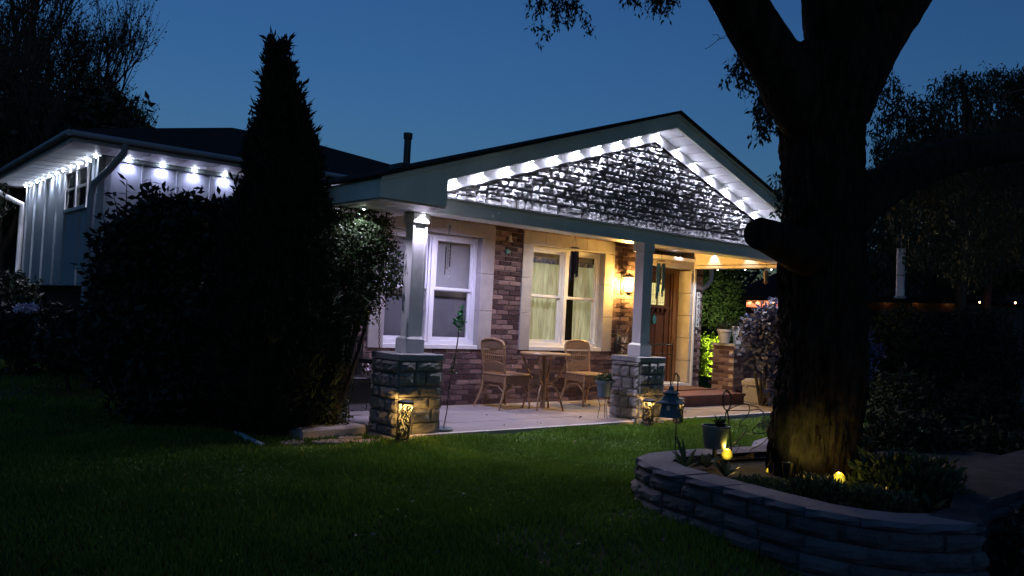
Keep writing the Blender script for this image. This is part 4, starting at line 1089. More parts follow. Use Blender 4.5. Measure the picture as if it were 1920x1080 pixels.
rosette('bed_plant', 'broad leaved plant under the grey-green hanging pot', 5.62, 4.12, 18, .18, .05, .8, seed=2)
rosette('bed_plant', 'short strap leaved plant just left of the first glowing globe', 5.42, 3.80, 14, .18, .035, .9, seed=3)
def mound(label, x, y, r, h, n, seed, m='hosta', L=.045):
    t = thing('bed_plant', label, 'plant', (x, y, .05)); P = cloud([(0, 0, h * .35, r, r, h * .65)], n, .5, .3, seed); P = P[P[:, 2] > -.02]
    link('foliage', leaves_mesh('foliage', P, L, L * .45, M[m], d=np.array([0, 0, .8]) + P / np.linalg.norm(P, axis=1)[:, None]), t); return t
mound('low rounded sedum mound between the first two glowing globes', 5.36, 3.42, .24, .035, 1500, 3)
mound('low leafy mound in front of the second glowing globe', 5.38, 3.02, .22, .13, 1600, 4)
mound('dense leafy mound just below the rightmost glowing globe', 5.42, 2.66, .26, .12, 2200, 5)
mound('wide dark mound at the right part of the tree bed', 6.15, 2.78, .36, .26, 3000, 6, L=.06)
rosette('bed_plant', 'pale pointed leaves sticking up by the right wall cap', 5.62, 2.38, 9, .24, .05, .9, seed=9)
mound('small green tuft on the lawn beside the pale rock', 8.5, 5.3, .2, .12, 500, 8)
for (x, y, s, lb) in ((7.35, 4.62, .17, 'larger pale round rock beside the planter, left of the trunk'), (7.65, 4.75, .13, 'smaller pale rock half hidden by the tree trunk')):
    b = MB(); b.sph((0, 0, 0), s, 9); b.v = [tuple(Vector(v) * (1 + .25 * mn.noise(Vector(v) * 9))) for v in b.v]; o = b.build('rock', M['capblock'], smooth=False); o.location = (x, y, .02); o.scale = (1.3, 1, .75); tag(o, lb, 'rock')

n = 150; fx = rng.uniform(2.2, 9.5, n); fy = rng.uniform(3.4, 8.6, n); ok = ~inside_planter(fx, fy); fx, fy = fx[ok], fy[ok]
Pf = np.array([(x, y, .004 if y > 6.85 and x > 4.6 else gz(x, y) + .03) for x, y in zip(fx, fy)]); Df = rng.normal(size=Pf.shape); Df[:, 2] *= .08
fl_ = link('fallen_leaves', leaves_mesh('fallen_leaves', Pf, .04, .022, M['board'], d=Df * 3)); tag(fl_, 'dry leaves scattered on the lawn and patio', 'leaves', kind='stuff')
# glowing globes
GM = mat('crackled_amber', (.8, .5, .05), .2, .2, 5)
_n = GM.node_tree.nodes; _l = GM.node_tree.links
_v = _n.new('ShaderNodeTexVoronoi'); _v.feature = 'DISTANCE_TO_EDGE'; _v.inputs['Scale'].default_value = 60; _tc = _n.new('ShaderNodeTexCoord'); _l.new(_tc.outputs['Object'], _v.inputs[0])
_cr = _n.new('ShaderNodeValToRGB'); _cr.color_ramp.elements[0].color = (.25, .17, .0, 1); _cr.color_ramp.elements[1].color = (.95, .68, .04, 1); _cr.color_ramp.elements[1].position = .12; _l.new(_v.outputs[0], _cr.inputs[0])
_b = _n['Principled BSDF']; _l.new(_cr.outputs[0], _b.inputs['Emission Color']); _lw = _n.new('ShaderNodeLayerWeight'); _mr = _n.new('ShaderNodeMapRange'); _mr.inputs[1].default_value = .0; _mr.inputs[2].default_value = .6; _mr.inputs[3].default_value = .55; _mr.inputs[4].default_value = .09
_l.new(_lw.outputs['Facing'], _mr.inputs[0]); _l.new(_mr.outputs[0], _b.inputs['Emission Strength'])
for k, (px, py, lb, Y_) in enumerate(((1363, 852, 'glowing amber glass globe light beside the wire angel', 4.12), (1447, 884, 'glowing amber globe light half hidden beside the trunk base', 3.72), (1573, 897, 'glowing amber globe light in front of the tree trunk', 3.02))):
    p = at(px, py, Y_)
    t = thing('globe_light', lb, 'globe light', tuple(p), 0, 'glowing garden globes')
    r = .045 if k < 2 else .043
    b = MB(); b.sph((0, 0, 0), r, 12); b.build('glass_globe', GM, t, smooth=True)
    b = MB(); b.tube([(0, 0, -r), (0, 0, -(p.z - .04))], .008, 6); b.lathe([(.02, -r - .02), (.02, -r + .008)], n=10); b.build('stake', M['dark'], t)
    b = MB(); b.sph((0, -.01, .0), .012, 6); b.build('lamp', M['solar'], t)
    point('globe_lamp', (.0, 0, .0 + r + .012), .6, (1, .62, .1), .02, t)
# spot of amber on the bark comes from a small ground fitting hidden by the plants
gsf = thing('ground_spotlight', 'small amber ground light among plants at the trunk foot', 'ground light', (5.45, 3.30, .20))
b = MB(); b.lathe([(.02, -.06), (.035, .0), (.04, .05)], n=14); b.tube([(0, 0, -.06), (0, 0, -.12)], .006, 5); b.build('housing', M['dark'], gsf, smooth=True)
b = MB(); b.lathe([(.034, .045), (.001, .047)], n=14); b.build('lens', M['solar'], gsf)
so = spot('ground_beam', (0, 0, .055), 5.5, 62, .9, (.95, .88, .20), .01, parent=gsf); so.data.energy = 3.0; so.data.spot_size = R_(74)
so.rotation_euler = (Vector((5.95, 3.4, .38)) - Vector((5.45, 3.30, .25))).to_track_quat('-Z', 'Y').to_euler()

# shepherd hook with pagoda lantern
hk = at(1265, 858, Z=.06)
sh = thing('shepherd_hook', 'thin black garden hook pole at the left end of the tree bed', 'garden hook', tuple(hk))
top = at(1258, 702, hk.y).z - hk.z
b = MB(); b.tube([(0, 0, -.02), (0, 0, top - .03), (-.01, 0, top), (-.03, 0, top + .012), (-.045, 0, top - .005)], .006, 6)
b.tube([(0, 0, top - .07), (.018, 0, top - .06), (.022, 0, top - .03), (.008, 0, top - .01)], .004, 5); b.build('hook_pole', M['dark'], sh)
lt = thing('pagoda_lantern', 'weathered teal pagoda shaped birdhouse hanging from the garden hook', 'birdhouse', (hk.x - .085, hk.y + .0, hk.z))
zb = at(1245, 783, hk.y).z - hk.z; zt_ = at(1245, 724, hk.y).z - hk.z; h = zt_ - zb
sq = Matrix.Rotation(R_(22), 3, 'Z')
def sqr(r, z): return [tuple(sq @ Vector((sx * r, sy * r, z))) for sx, sy in ((-1, -1), (1, -1), (1, 1), (-1, 1))]
def frust(b, prof):
    base = len(b.v)
    for r, z in prof: b.v += sqr(r, z)
    for i in range(len(prof) - 1):
        for k in range(4): b.f.append((base + i * 4 + k, base + i * 4 + (k + 1) % 4, base + i * 4 + 4 + (k + 1) % 4, base + i * 4 + 4 + k))
    b.f.append((base, base + 3, base + 2, base + 1)); e = base + 4 * (len(prof) - 1); b.f.append((e, e + 1, e + 2, e + 3))
b = MB(); frust(b, [(.078, zb), (.070, zb + .01), (.060, zb + h * .48)]); b.build('house_body', M['lantern'], lt, bevel=.002)
b = MB(); frust(b, [(.102, zb + h * .44), (.098, zb + h * .475), (.066, zb + h * .56), (.038, zb + h * .72)]); b.build('lower_roof', M['lantern'], lt, bevel=.002)
b = MB(); frust(b, [(.036, zb + h * .70), (.058, zb + h * .76), (.055, zb + h * .79), (.022, zb + h * .88), (.010, zb + h * 1.0)]); b.build('upper_roof', M['lantern'], lt, bevel=.002)
b = MB(); b.tube([(0, 0, zb + h), (.01, 0, zb + h + .02), (.04, 0, top - .004)], .003, 5); b.build('hanging_wire', M['dark'], lt)
for k, ang in enumerate((22, -68)):
    m3 = Matrix.Rotation(R_(ang), 4, 'Z'); b = MB(); b.box(-.014, .014, -.0655, -.06, zb + h * .20, zb + h * .38, m3); b.build('lantern_window', M['cream'], lt)

# wire angel
agp = [(485, 380)]
def zc_(x, y, Y): return at(1300 + x / 7.717, 720 + y / 7.717, Y)
YA = 4.28; org = zc_(550, 985, YA)
ag = thing('wire_angel', 'black wire angel garden ornament standing on the planter bed', 'garden ornament', tuple(org))
def wire(pts, name, r=.0055):
    b = MB(); V = [zc_(x, y, YA) - org for x, y in pts]
    # smooth with Catmull-Rom
    out = []
    for i in range(len(V) - 1):
        p0, p1, p2, p3 = V[max(i - 1, 0)], V[i], V[i + 1], V[min(i + 2, len(V) - 1)]
        for s in range(5):
            t = s / 5; out.append(.5 * ((2 * p1) + (-p0 + p2) * t + (2 * p0 - 5 * p1 + 4 * p2 - p3) * t * t + (-p0 + 3 * p1 - 3 * p2 + p3) * t ** 3))
    out.append(V[-1]); b.tube(out, r, 6); b.build(name, M['dark'], ag, smooth=True)
wire([(485 + 60 * math.sin(k * 6.283 / 16), 235 + 142 * -math.cos(k * 6.283 / 16)) for k in range(17)], 'halo', .0065)
wire([(460, 100), (500, 125), (560, 155), (600, 150), (620, 125)], 'hair_curl', .004)
wire([(480, 378), (460, 500), (440, 615), (430, 720), (425, 900)], 'robe_wire'); wire([(492, 385), (520, 600), (535, 800), (552, 985)], 'robe_wire', .007)
wire([(515, 365), (600, 328), (700, 290), (780, 295), (812, 340), (800, 420), (740, 500), (680, 560), (680, 605), (760, 603), (768, 650), (700, 760), (600, 850), (562, 900), (600, 908), (665, 875), (670, 900), (610, 985)], 'wing_wire', .0045)
wire([(500, 385), (820, 380), (940, 366), (1000, 400), (1025, 460), (990, 560), (900, 620), (855, 670), (900, 720), (1050, 710), (1080, 760), (1040, 820), (950, 890), (830, 950), (808, 1005)], 'wing_wire', .0045)
wire([(780, 295), (860, 315), (950, 345)], 'wing_wire', .004)
wire([(440, 900), (520, 935), (545, 935)], 'wing_wire', .004)

# hanging-post pot
pq = at(1340, 840, 4.22)
ph = thing('planter_pot', 'grey-green ribbed pot on a post beside the wire angel', 'flower pot', (pq.x, 4.22, pq.z))
b = MB(); b.lathe([(.001, 0), (.082, 0), (.088, .01), (.108, .17), (.116, .172), (.116, .188), (.104, .188), (.095, .15), (.001, .15)], n=30); b.build('pot', M['pot'], ph, smooth=True)
b = MB(); b.tube([(.0, 0, 0), (0, 0, -(pq.z - .04))], .018, 8); b.build('post', M['dark'], ph)
P = cloud([(.05, 0, .19, .03, .03, .04)], 60, .1); link('sprout', leaves_mesh('sprout', P, .05, .02, M['leafy'], droop=(0, 0, 1)), ph)
# thin stakes at the right of the bed
p = at(1752, 900, 2.75); b = MB(); b.tube([(p.x, 2.75, .05), (p.x + .004, 2.75, .28)], .004, 5); tag(b.build('plant_stake', M['pvc']), 'thin pale plant stake standing at the right of the tree bed', 'plant stake')

# ================================================================== TREES
def bark_jit(seed, amp=.07, nseg=28):
    def j(i, k, p):
        a = k * 2 * math.pi / nseg; c, s_ = math.cos(a), math.sin(a)
        f = abs(mn.noise(Vector((c * 6 + seed, s_ * 6, p.z * 2.2)))) + .9 * abs(mn.noise(Vector((c * 13, s_ * 13 + seed, p.z * 6))))
        return 1 + amp * .9 * mn.noise(Vector((c * 1.2 + seed, s_ * 1.2, p.z * 1.5))) + amp * (f - .35) * .9 + amp * .3 * mn.noise(Vector((c * 20, s_ * 20, p.z * 24)))
    return j
def smooth_path(P, R, n):
    V = [Vector(p) for p in P]; out = []; rs = []
    for i in range(len(V) - 1):
        p0, p1, p2, p3 = V[max(i - 1, 0)], V[i], V[i + 1], V[min(i + 2, len(V) - 1)]
        for s in range(n):
            t = s / n; out.append(.5 * ((2 * p1) + (-p0 + p2) * t + (2 * p0 - 5 * p1 + 4 * p2 - p3) * t * t + (-p0 + 3 * p1 - 3 * p2 + p3) * t ** 3)); rs.append(R[i] * (1 - t) + R[i + 1] * t)
    out.append(V[-1]); rs.append(R[-1]); return out, rs
def limb(b, P, R, n=10, seg=26, seed=1, amp=.06):
    o, r = smooth_path(P, R, n); b.tube(o, r, seg, True, bark_jit(seed, amp, seg))
def px_r(w, Y, p):                                    # half of a width of w source pixels at that point
    d = (Vector(p) - Vector(EYE)); f = ROT @ np.array([0, 0, -1.]); return w / 2 * d.dot(Vector(f)) / FPX
YT = 3.45
bt = thing('big_tree', 'massive dark forked tree standing inside the round block wall', 'tree', (6.15, YT, .05))
O = Vector((6.15, YT, .05))
def tp(px, py, Y=YT): return at(px, py, Y)
b = MB()
prof = [(1533, 925, 195), (1532, 880, 168), (1533, 830, 158), (1538, 760, 158), (1542, 680, 158), (1544, 600, 152), (1545, 520, 148), (1546, 440, 146), (1545, 360, 142), (1543, 290, 144), (1540, 220, 158), (1542, 160, 175), (1550, 110, 150)]
P_ = [tp(x, y) for x, y, w in prof]; R__ = [px_r(w, YT, p) for (x, y, w), p in zip(prof, P_)]
limb(b, P_, R__, 18, 150, 2, .15)
def L_(spec, Y0, Y1, seed, n=8, amp=.06):
    k = len(spec); P = [at(x, y, Y0 + (Y1 - Y0) * i / (k - 1)) for i, (x, y, w) in enumerate(spec)]; R = [px_r(w, 0, p) for (x, y, w), p in zip(spec, P)]
    limb(b, P, R, n, 28, seed, amp); return P
L_([(1525, 230, 110), (1490, 170, 112), (1445, 100, 98), (1410, 45, 95), (1378, -10, 92), (1330, -80, 85), (1260, -180, 70), (1150, -300, 50), (1000, -420, 28)], YT, 3.9, 5)
L_([(1555, 230, 120), (1570, 150, 130), (1580, 80, 135), (1570, 20, 128), (1570, -60, 120), (1590, -200, 95), (1600, -380, 60)], YT, 3.3, 6)
L_([(1575, 210, 110), (1600, 140, 118), (1640, 70, 110), (1690, 0, 95), (1760, -90, 80), (1880, -220, 60), (2050, -380, 36)], YT, 3.2, 7)
L_([(1560, 420, 110), (1620, 375, 84), (1690, 330, 74), (1770, 298, 66), (1850, 282, 58), (1960, 268, 50), (2100, 230, 36)], YT, 3.3, 8)
L_([(1530, 490, 84), (1490, 466, 78), (1455, 450, 68), (1436, 442, 62), (1424, 438, 60)], YT, 3.28, 9, 5, .05)
b.v = [tuple(Vector(v) - O) for v in b.v]
b.build('trunk', M['bark'], bt, smooth=True)
b = MB(); e = at(1424, 438, 3.28); e2 = at(1436, 442, 3.30); d = (e - e2).normalized(); b.tube([e - O - d * .005, e - O + d * .006], px_r(50, 0, e), 22, True, lambda i, k, p: 1 + .14 * mn.noise(Vector((math.cos(k * .2856) * 2, math.sin(k * .2856) * 2, 2)))); b.build('sawn_end', M['bark'], bt)
# thin twigs in the crown
def twigs_leaves(clusters, name_l='crown', hang=True, nl=90, L=.05, mt='treeleaf', parent=None, O=Vector((0, 0, 0)), rad=.12):
    tw = MB(); pts = []; dirs = []
    for (px, py, Y, px2, py2, n) in clusters:
        a = at(px, py, Y); c = at(px2, py2, Y + random.uniform(-.1, .1))
        mid = (a + c) / 2 + Vector((random.gauss(0, .05), random.gauss(0, .05), .06)); tw.tube([a - O, mid - O, c - O], [.006, .005, .002], 5)
        for k in range(n):
            t = random.random(); base = (a * (1 - t) ** 2 + mid * 2 * t * (1 - t) + c * t * t) + Vector((random.gauss(0, rad), random.gauss(0, rad), random.gauss(0, rad * .6)))
            tw.tube([base - O, base - O + Vector((random.gauss(0, .02), random.gauss(0, .02), -.09))], .0014, 3)
            for q in range(7):
                pts.append(tuple(base - O + Vector((random.gauss(0, .022), random.gauss(0, .022), -random.random() * .1)))); dirs.append((random.gauss(0, .5), random.gauss(0, .5), -1.0))
    return tw, np.array(pts), np.array(dirs)
cl = [(1010, -30, 5.2, 1030, 20, 16), (1040, -30, 5.2, 1065, 55, 34), (1075, -20, 5.2, 1092, 45, 26), (1010, -20, 5.2, 1020, 60, 10), (1175, -25, 5.0, 1190, 6, 12), (1225, -30, 5.0, 1240, 20, 34), (1250, -30, 5.0, 1262, 15, 22),
      (1405, 95, 3.9, 1385, 135, 26), (1410, 110, 3.9, 1360, 150, 9), (1412, 120, 3.9, 1400, 155, 20), (1440, 165, 3.9, 1425, 205, 36), (1448, 190, 3.9, 1430, 245, 44), (1455, 200, 3.9, 1412, 225, 12), (1468, 315, 4.0, 1468, 390, 30), (1475, 330, 4.0, 1455, 380, 14)]
tw, P1, D1 = twigs_leaves(cl, rad=.045, O=O)
tw.build('twigs', M['twig'], bt)['kind'] = 'stuff'
link('hanging_leaves', leaves_mesh('hanging_leaves', P1, .052, .019, M['treeleaf'], d=D1), bt)
b = MB()
for pl in ([(1372, 62), (1350, 72), (1330, 88), (1322, 92)], [(1350, 72), (1345, 64), (1335, 66)], [(1345, 74), (1368, 70)]): b.tube([at(x, y, 3.85) - O for x, y in pl], .0022, 4)
b.build('bare_twig', M['twig'], bt)
le = []
for (px, py, Y, rx, rz_) in ((1690, 400, 3.7, 34, 60), (1740, 350, 3.8, 44, 70), (1800, 330, 3.7, 44, 60), (1860, 320, 3.8, 44, 60), (1920, 300, 3.7, 44, 70), (1770, 420, 3.9, 50, 60), (1850, 420, 3.9, 50, 70), (1910, 430, 3.8, 44, 70), (1700, 310, 3.9, 34, 44), (1760, 280, 3.8, 40, 26), (1840, 265, 3.8, 50, 30), (1910, 250, 3.8, 50, 34), (1670, 350, 3.9, 26, 50), (1730, 480, 4.0, 40, 34), (1820, 500, 4.0, 50, 40)):
    c = at(px, py, Y); le.append((c.x - O.x, c.y - O.y, c.z - O.z, px_r(2 * rx, 0, c), px_r(2 * rx, 0, c), px_r(2 * rz_, 0, c)))
Pq = cloud(le, 15000, .1, .4); Dq = rng.normal(size=Pq.shape) * .35; Dq[:, 2] -= 1
link('limb_leaves', leaves_mesh('limb_leaves', Pq, .055, .018, M['treeleaf'], d=Dq), bt)
# the crown overhead, above the frame
ce = [(5.0, 3.6, 6.1, 2.2, 2.0, .9), (7.5, 3.6, 6.3, 2.4, 2.2, 1.0), (6.2, 1.6, 6.4, 2.4, 1.8, .9), (3.4, 2.2, 6.2, 2.0, 1.8, .8), (9.0, 2.0, 6.2, 2.2, 2.0, .9), (6.0, 5.0, 6.9, 2.0, 1.2, .7), (4.4, .2, 6.2, 2.2, 1.8, .8), (7.6, -.4, 6.2, 2.4, 2.0, .9)]
P = cloud(ce, 17000, .15, .3); link('crown', leaves_mesh('crown', P - np.array(O), .20, .11, M['treeleaf']), bt)

def grow(b, pts, dirs, p, d, L, r, depth, spread, upb, leafn, rnd):
    n = 4; P = [p]; q = p.copy(); dd = d.copy()
    for k in range(n):
        dd = (dd + Vector((rnd.gauss(0, .10), rnd.gauss(0, .10), upb * .10))).normalized(); q = q + dd * L / n; P.append(q.copy())
    b.tube([tuple(x) for x in P], [r * (1 - .4 * i / n) for i in range(n + 1)], 6 if r > .02 else 3, cap=False)
    if depth <= 1:
        for k in range(leafn):
            t = rnd.random(); i = min(int(t * n), n - 1); bp = P[i].lerp(P[i + 1], t * n - i)
            pts.append(tuple(bp + Vector((rnd.gauss(0, .06), rnd.gauss(0, .06), rnd.gauss(0, .06))))); dirs.append(tuple(dd + Vector((rnd.gauss(0, .5), rnd.gauss(0, .5), rnd.gauss(0, .5)))))
    if depth == 0: return
    for k in range(rnd.choice([2, 3, 3])):
        t = rnd.uniform(.35, 1); i = min(int(t * n), n - 1); bp = P[i].lerp(P[i + 1], t * n - i)
        nd = (dd + Vector((rnd.gauss(0, spread), rnd.gauss(0, spread), rnd.gauss(0, spread * .5) + upb * .3))).normalized()
        grow(b, pts, dirs, bp, nd, L * rnd.uniform(.6, .85), r * .6, depth - 1, spread, upb, leafn, rnd)
    grow(b, pts, dirs, q, dd, L * .75, r * .62, depth - 1, spread, upb, leafn, rnd)
def branch_tree(label, base, H, lean, seed, leafL=.16, leafn=14, depth=5, upb=1.0, spread=.45, r=.16, mt='treeleaf', group=None, name='background_tree', L0=None):
    rnd = random.Random(seed); t = thing(name, label, 'tree', base, 0, group); b = MB(); pts = []; dirs = []
    trunkL = L0 or H * .3
    grow(b, pts, dirs, Vector((0, 0, 0)), Vector((lean[0], lean[1], 1)).normalized(), trunkL, r, depth, spread, upb, leafn, rnd)
    b.build('trunk', M['twig'], t)
    link('crown', leaves_mesh('crown', np.array(pts), leafL, leafL * .5, M[mt], d=np.array(dirs)), t); return t, len(pts)
g1 = 'trees behind the left wing'
for i, (px, Y, H, L0, lean, sd, lb, dp, ln) in enumerate((
    (-60, 26, 12, 4.2, (.10, 0), 3, 'tallest open branched tree at the far left edge, rising out of frame', 6, 8),
    (40, 27, 9.5, 3.4, (.22, 0), 4, 'feathery tree with upswept branches left of the wing roof corner', 6, 6),
    (130, 28, 7.4, 2.4, (.2, 0), 9, 'lower dark leafy tree just behind the wing roof', 6, 8),
    (10, 24, 7, 2.6, (.0, 0), 12, 'dense dark tree low at the left edge beside the wing', 5, 14))):
    p = at(px, 600, Y); r_ = branch_tree(lb, (p.x, Y, -.3), H, lean, sd, .095, int(ln * .62), dp, 1.15, .58, .15, group=g1, L0=L0); print('tree', i, r_[1])
# the dense lower mass there
for (px, py, Y, r, lb) in ((25, 300, 25.5, 1.9, 'rounded dark thicket behind the wing eave at the left edge'), (150, 245, 27, 1.5, 'dark bushy treetop right above the wing gutter')):
    p = at(px, py, Y); t = thing('thicket', lb, 'thicket', tuple(p)); P = cloud([(0, 0, 0, r * 1.3, r, r), (r * .6, 0, -.7, r, r, r * .8), (-r * .7, 0, -.9, r, r, r)], 5200, .3, .35); link('foliage', leaves_mesh('foliage', P, .26, .15, M['treeleaf']), t)
p = at(612, 262, 20.5); t = thing('background_tree', 'round dark treetop peeking out right of the conifer above the roof', 'tree', (p.x, 24, -.3)); pc = at(608, 268, 24)
P = cloud([(0, 0, pc.z + .3, .75, .7, .65)], 1500, .1, .3); link('crown', leaves_mesh('crown', P, .16, .09, M['treeleaf']), t)
b = MB(); b.tube([(0, 0, 0), (0, 0, pc.z)], [.12, .05], 8); b.build('trunk', M['twig'], t)

# columnar conifer
def conifer():
    base = at(545, 832, Z=-.1); Y = 7.75; bx = at(548, 700, Y).x
    t = thing('conifer', 'tall pointed dark arborvitae towering left of the porch', 'conifer', (bx, Y, -.08)); O = Vector((bx, Y, -.08))
    prof = [(832, 500, 96), (760, 508, 225), (680, 513, 250), (600, 518, 246), (520, 522, 230), (450, 524, 202), (400, 527, 182), (350, 530, 148), (300, 534, 136), (250, 534, 104), (205, 529, 76), (165, 525, 52), (140, 522, 32), (120, 520, 16), (100, 519, 4)]
    pts = []; dirs = []
    for (y0, x0, w0), (y1, x1, w1) in zip(prof[:-1], prof[1:]):
        n = int(13.5 * (y0 - y1) * (w0 + w1) / 2 / 10)
        for k in range(n):
            t_ = random.random(); py = y0 + (y1 - y0) * t_; c = at(x0 + (x1 - x0) * t_, py, Y); rr = max(.012, px_r(w0 + (w1 - w0) * t_, 0, c) * .93 - .03)
            a = random.uniform(0, 6.283); lump = .98 + .26 * mn.noise(Vector((math.cos(a) * 2, math.sin(a) * 2, c.z * 2.4))) + .26 * mn.noise(Vector((math.cos(a) * 5, math.sin(a) * 5, c.z * 6))) + .12 * mn.noise(Vector((math.cos(a) * 14, math.sin(a) * 14, c.z * 16)))
            q = rr * lump * (random.uniform(.45, 1) ** .5); pts.append((c.x + q * math.cos(a) - O.x, c.y + q * math.sin(a) - O.y, c.z - O.z)); dirs.append((math.cos(a) * .45, math.sin(a) * .45, 1))
    for k in range(620):
        i = random.randrange(len(prof) - 1); (y0, x0, w0), (y1, x1, w1) = prof[i], prof[i + 1]; t_ = random.random(); py = y0 + (y1 - y0) * t_; c = at(x0 + (x1 - x0) * t_, py, Y); rr = max(.012, px_r(w0 + (w1 - w0) * t_, 0, c) * .93 - .03); a = random.uniform(0, 6.283)
        q = rr * random.uniform(.85, 1.05); e = Vector((math.cos(a) * .5, math.sin(a) * .5, random.uniform(.7, 1.3))).normalized(); L = random.uniform(.06, .20)
        for m_ in range(12):
            u = m_ / 12 * L; pts.append((c.x + q * math.cos(a) + e.x * u + random.gauss(0, .012) - O.x, c.y + q * math.sin(a) + e.y * u + random.gauss(0, .012) - O.y, c.z + e.z * u - O.z)); dirs.append(tuple(e))
    pts = np.array(pts); print('conifer', len(pts))
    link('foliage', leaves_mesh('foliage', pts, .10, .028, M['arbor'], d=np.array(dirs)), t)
    b = MB(); b.tube([(0, 0, 0), (0, 0, 1.5), (-.05, 0, 3.3)], [.10, .08, .02], 10); b.build('trunk', M['bark'], t)
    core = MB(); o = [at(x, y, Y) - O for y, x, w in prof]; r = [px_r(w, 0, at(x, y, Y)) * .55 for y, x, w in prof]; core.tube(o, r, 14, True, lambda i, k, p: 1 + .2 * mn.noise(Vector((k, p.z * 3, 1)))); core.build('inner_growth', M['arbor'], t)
conifer()

def shrub(name, label, ells, n, L, mt, cat='shrub', w=.5, shell=.4, rag=.3, core=.6, stems=None, group=None, dirs=None):
    c0 = Vector(ells[0][:3]); base = Vector((c0.x, c0.y, gz(c0.x, c0.y)))
    t = thing(name, label, cat, tuple(base), 0, group)
    P = cloud(ells, n, shell, rag); P = P - np.array(base); P = P[P[:, 2] > -.02]
    link('foliage', leaves_mesh('foliage', P, L, L * w, M[mt]), t)
    b = MB()
    for e in ells:
        s = MB(); tgt = Vector(e[:3]) - base; b.tube([(0, 0, 0), tgt * .5 + Vector((random.gauss(0, .05), 0, 0)), tgt + Vector((0, 0, e[5] * .5))], [.03, .02, .008], 6)
    b.build('stems', M['twig'], t)
    return t
# cedar-like shrub right of the conifer, in front of the porch end
E_ = []
for (px, py, Y, rx, rz_) in ((640, 470, 7.5, 60, 75), (690, 440, 7.45, 48, 50), (722, 505, 7.4, 40, 62), (665, 560, 7.5, 50, 60), (600, 430, 7.6, 60, 60), (725, 410, 7.45, 16, 22), (612, 620, 7.6, 50, 90), (600, 740, 7.6, 48, 75), (648, 600, 7.55, 30, 60), (640, 690, 7.55, 28, 60), (625, 770, 7.55, 34, 45)):
    c = at(px, py, Y); E_.append((c.x, c.y, c.z, px_r(2 * rx, 0, c), px_r(2 * rx, 0, c) * .8, px_r(2 * rz_, 0, c)))
shrub('cedar_shrub', 'loose grey-green cedar shrub spilling between conifer and left porch column', E_, 23000, .05, 'cedar', w=.4, shell=.3, rag=.35)
# broadleaf bush at the left
E_ = []
for (px, py, Y, rx, rz_) in ((262, 500, 9.2, 80, 108), (310, 435, 9.0, 75, 72), (380, 455, 8.8, 75, 85), (270, 640, 9.0, 105, 115), (380, 640, 8.7, 110, 140), (232, 570, 9.4, 58, 110), (450, 700, 8.4, 90, 120), (330, 740, 8.6, 100, 75), (430, 440, 8.7, 45, 60)):
    c = at(px, py, Y); E_.append((c.x, c.y, c.z, px_r(2 * rx, 0, c), px_r(2 * rx, 0, c) * .7, px_r(2 * rz_, 0, c)))
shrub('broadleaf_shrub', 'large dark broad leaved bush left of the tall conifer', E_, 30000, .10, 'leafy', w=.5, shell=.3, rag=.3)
# shoots at its top
t = [o for o in C.objects if o.name.startswith('broadleaf_shrub')][0]
b = MB(); P = []; D = []
for (px, py, hx, hy) in ((235, 400, 238, 338), (262, 395, 285, 345), (300, 390, 282, 335), (318, 395, 335, 352), (345, 395, 350, 358), (370, 400, 362, 366), (400, 405, 408, 372), (215, 450, 192, 400), (200, 480, 168, 440), (190, 530, 150, 495), (200, 570, 152, 545), (230, 410, 212, 362), (395, 410, 385, 375), (420, 410, 425, 378)):
    a = at(px, py + 30, 9.0); c = at(hx, hy, 9.0); b.tube([a - t.location, (a + c) / 2 - t.location, c - t.location], [.008, .006, .003], 5)
    for k in range(15):
        s = k / 14; q = a.lerp(c, s) - t.location; P.append(tuple(q)); sd = 1 if k % 2 else -1; D.append((sd * 1.0, random.gauss(0, .5), .1))
b.build('shoots', M['twig'], t); link('shoot_leaves', leaves_mesh('shoot_leaves', np.array(P), .10, .05, M['leafy'], d=np.array(D)), t)

# low bushes at far left and hydrangea
for (px, py, Y, rx, rz_, n, lb, mt) in ((60, 620, 15, 110, 50, 6500, 'low dark hedge under the wing at the left edge', 'leafy'), (135, 650, 12, 55, 45, 3200, 'small feathery bush in front of the wing base', 'leafy'), (15, 560, 19, 50, 50, 3000, 'dark bush at the far left under the neighbouring roof', 'leafy')):
    c = at(px, py, Y); shrub('low_shrub', lb, [(c.x, c.y, c.z, px_r(2 * rx, 0, c), .8, px_r(2 * rz_, 0, c))], n, .12, mt, rag=.25)
p = at(50, 578, 14.4); t = thing('hydrangea', 'pale flower heads glowing faintly at the far left', 'flowering plant', (p.x, p.y, -.06)); P = cloud([(0, 0, p.z + .06, .17, .1, .06)], 260, .3); link('flowers', leaves_mesh('flowers', P, .06, .05, M['flower']), t)
P = cloud([(0, 0, (p.z) * .5, .3, .2, p.z * .5)], 700, .3); link('foliage', leaves_mesh('foliage', P, .1, .06, M['leafy']), t)

# ================================================================== RIGHT SIDE
# brick planter pier with pots
def brick_pier(x0, x1, y0, y1, z1, label):
    t = thing('brick_pier', label, 'brick pier', (x0, y0, 0)); b = MB(); b.box(.008, x1 - x0 - .008, .008, y1 - y0 - .008, -.1, z1); core = b.build('pier_core', M['mortar'], t)
    bk = MB(); bk.box(-.0985, .0985, -.02, .02, -.0285, .0285); me = bk.me('brick', M['brick'], bevel=.003)
    k = 0; z = .03
    while z < z1:
        off = (k % 2) * .1035
        x = .1 + off
        while x < x1 - x0: link('brick', me, t, (x, .012, z)); x += .207
        y = .1 + off
        while y < y1 - y0: link('brick', me, t, (.012, y, z), (0, 0, math.pi / 2)); y += .207
        z += .0677; k += 1
    b = MB(); b.box(-.02, x1 - x0 + .02, -.02, y1 - y0 + .02, z1, z1 + .04); b.build('pier_cap', M['cap_stone'], t)
    return t
brick_pier(12.08, 13.1, 8.4, 8.85, .88, 'low brick pier carrying flower pots right of the door step')
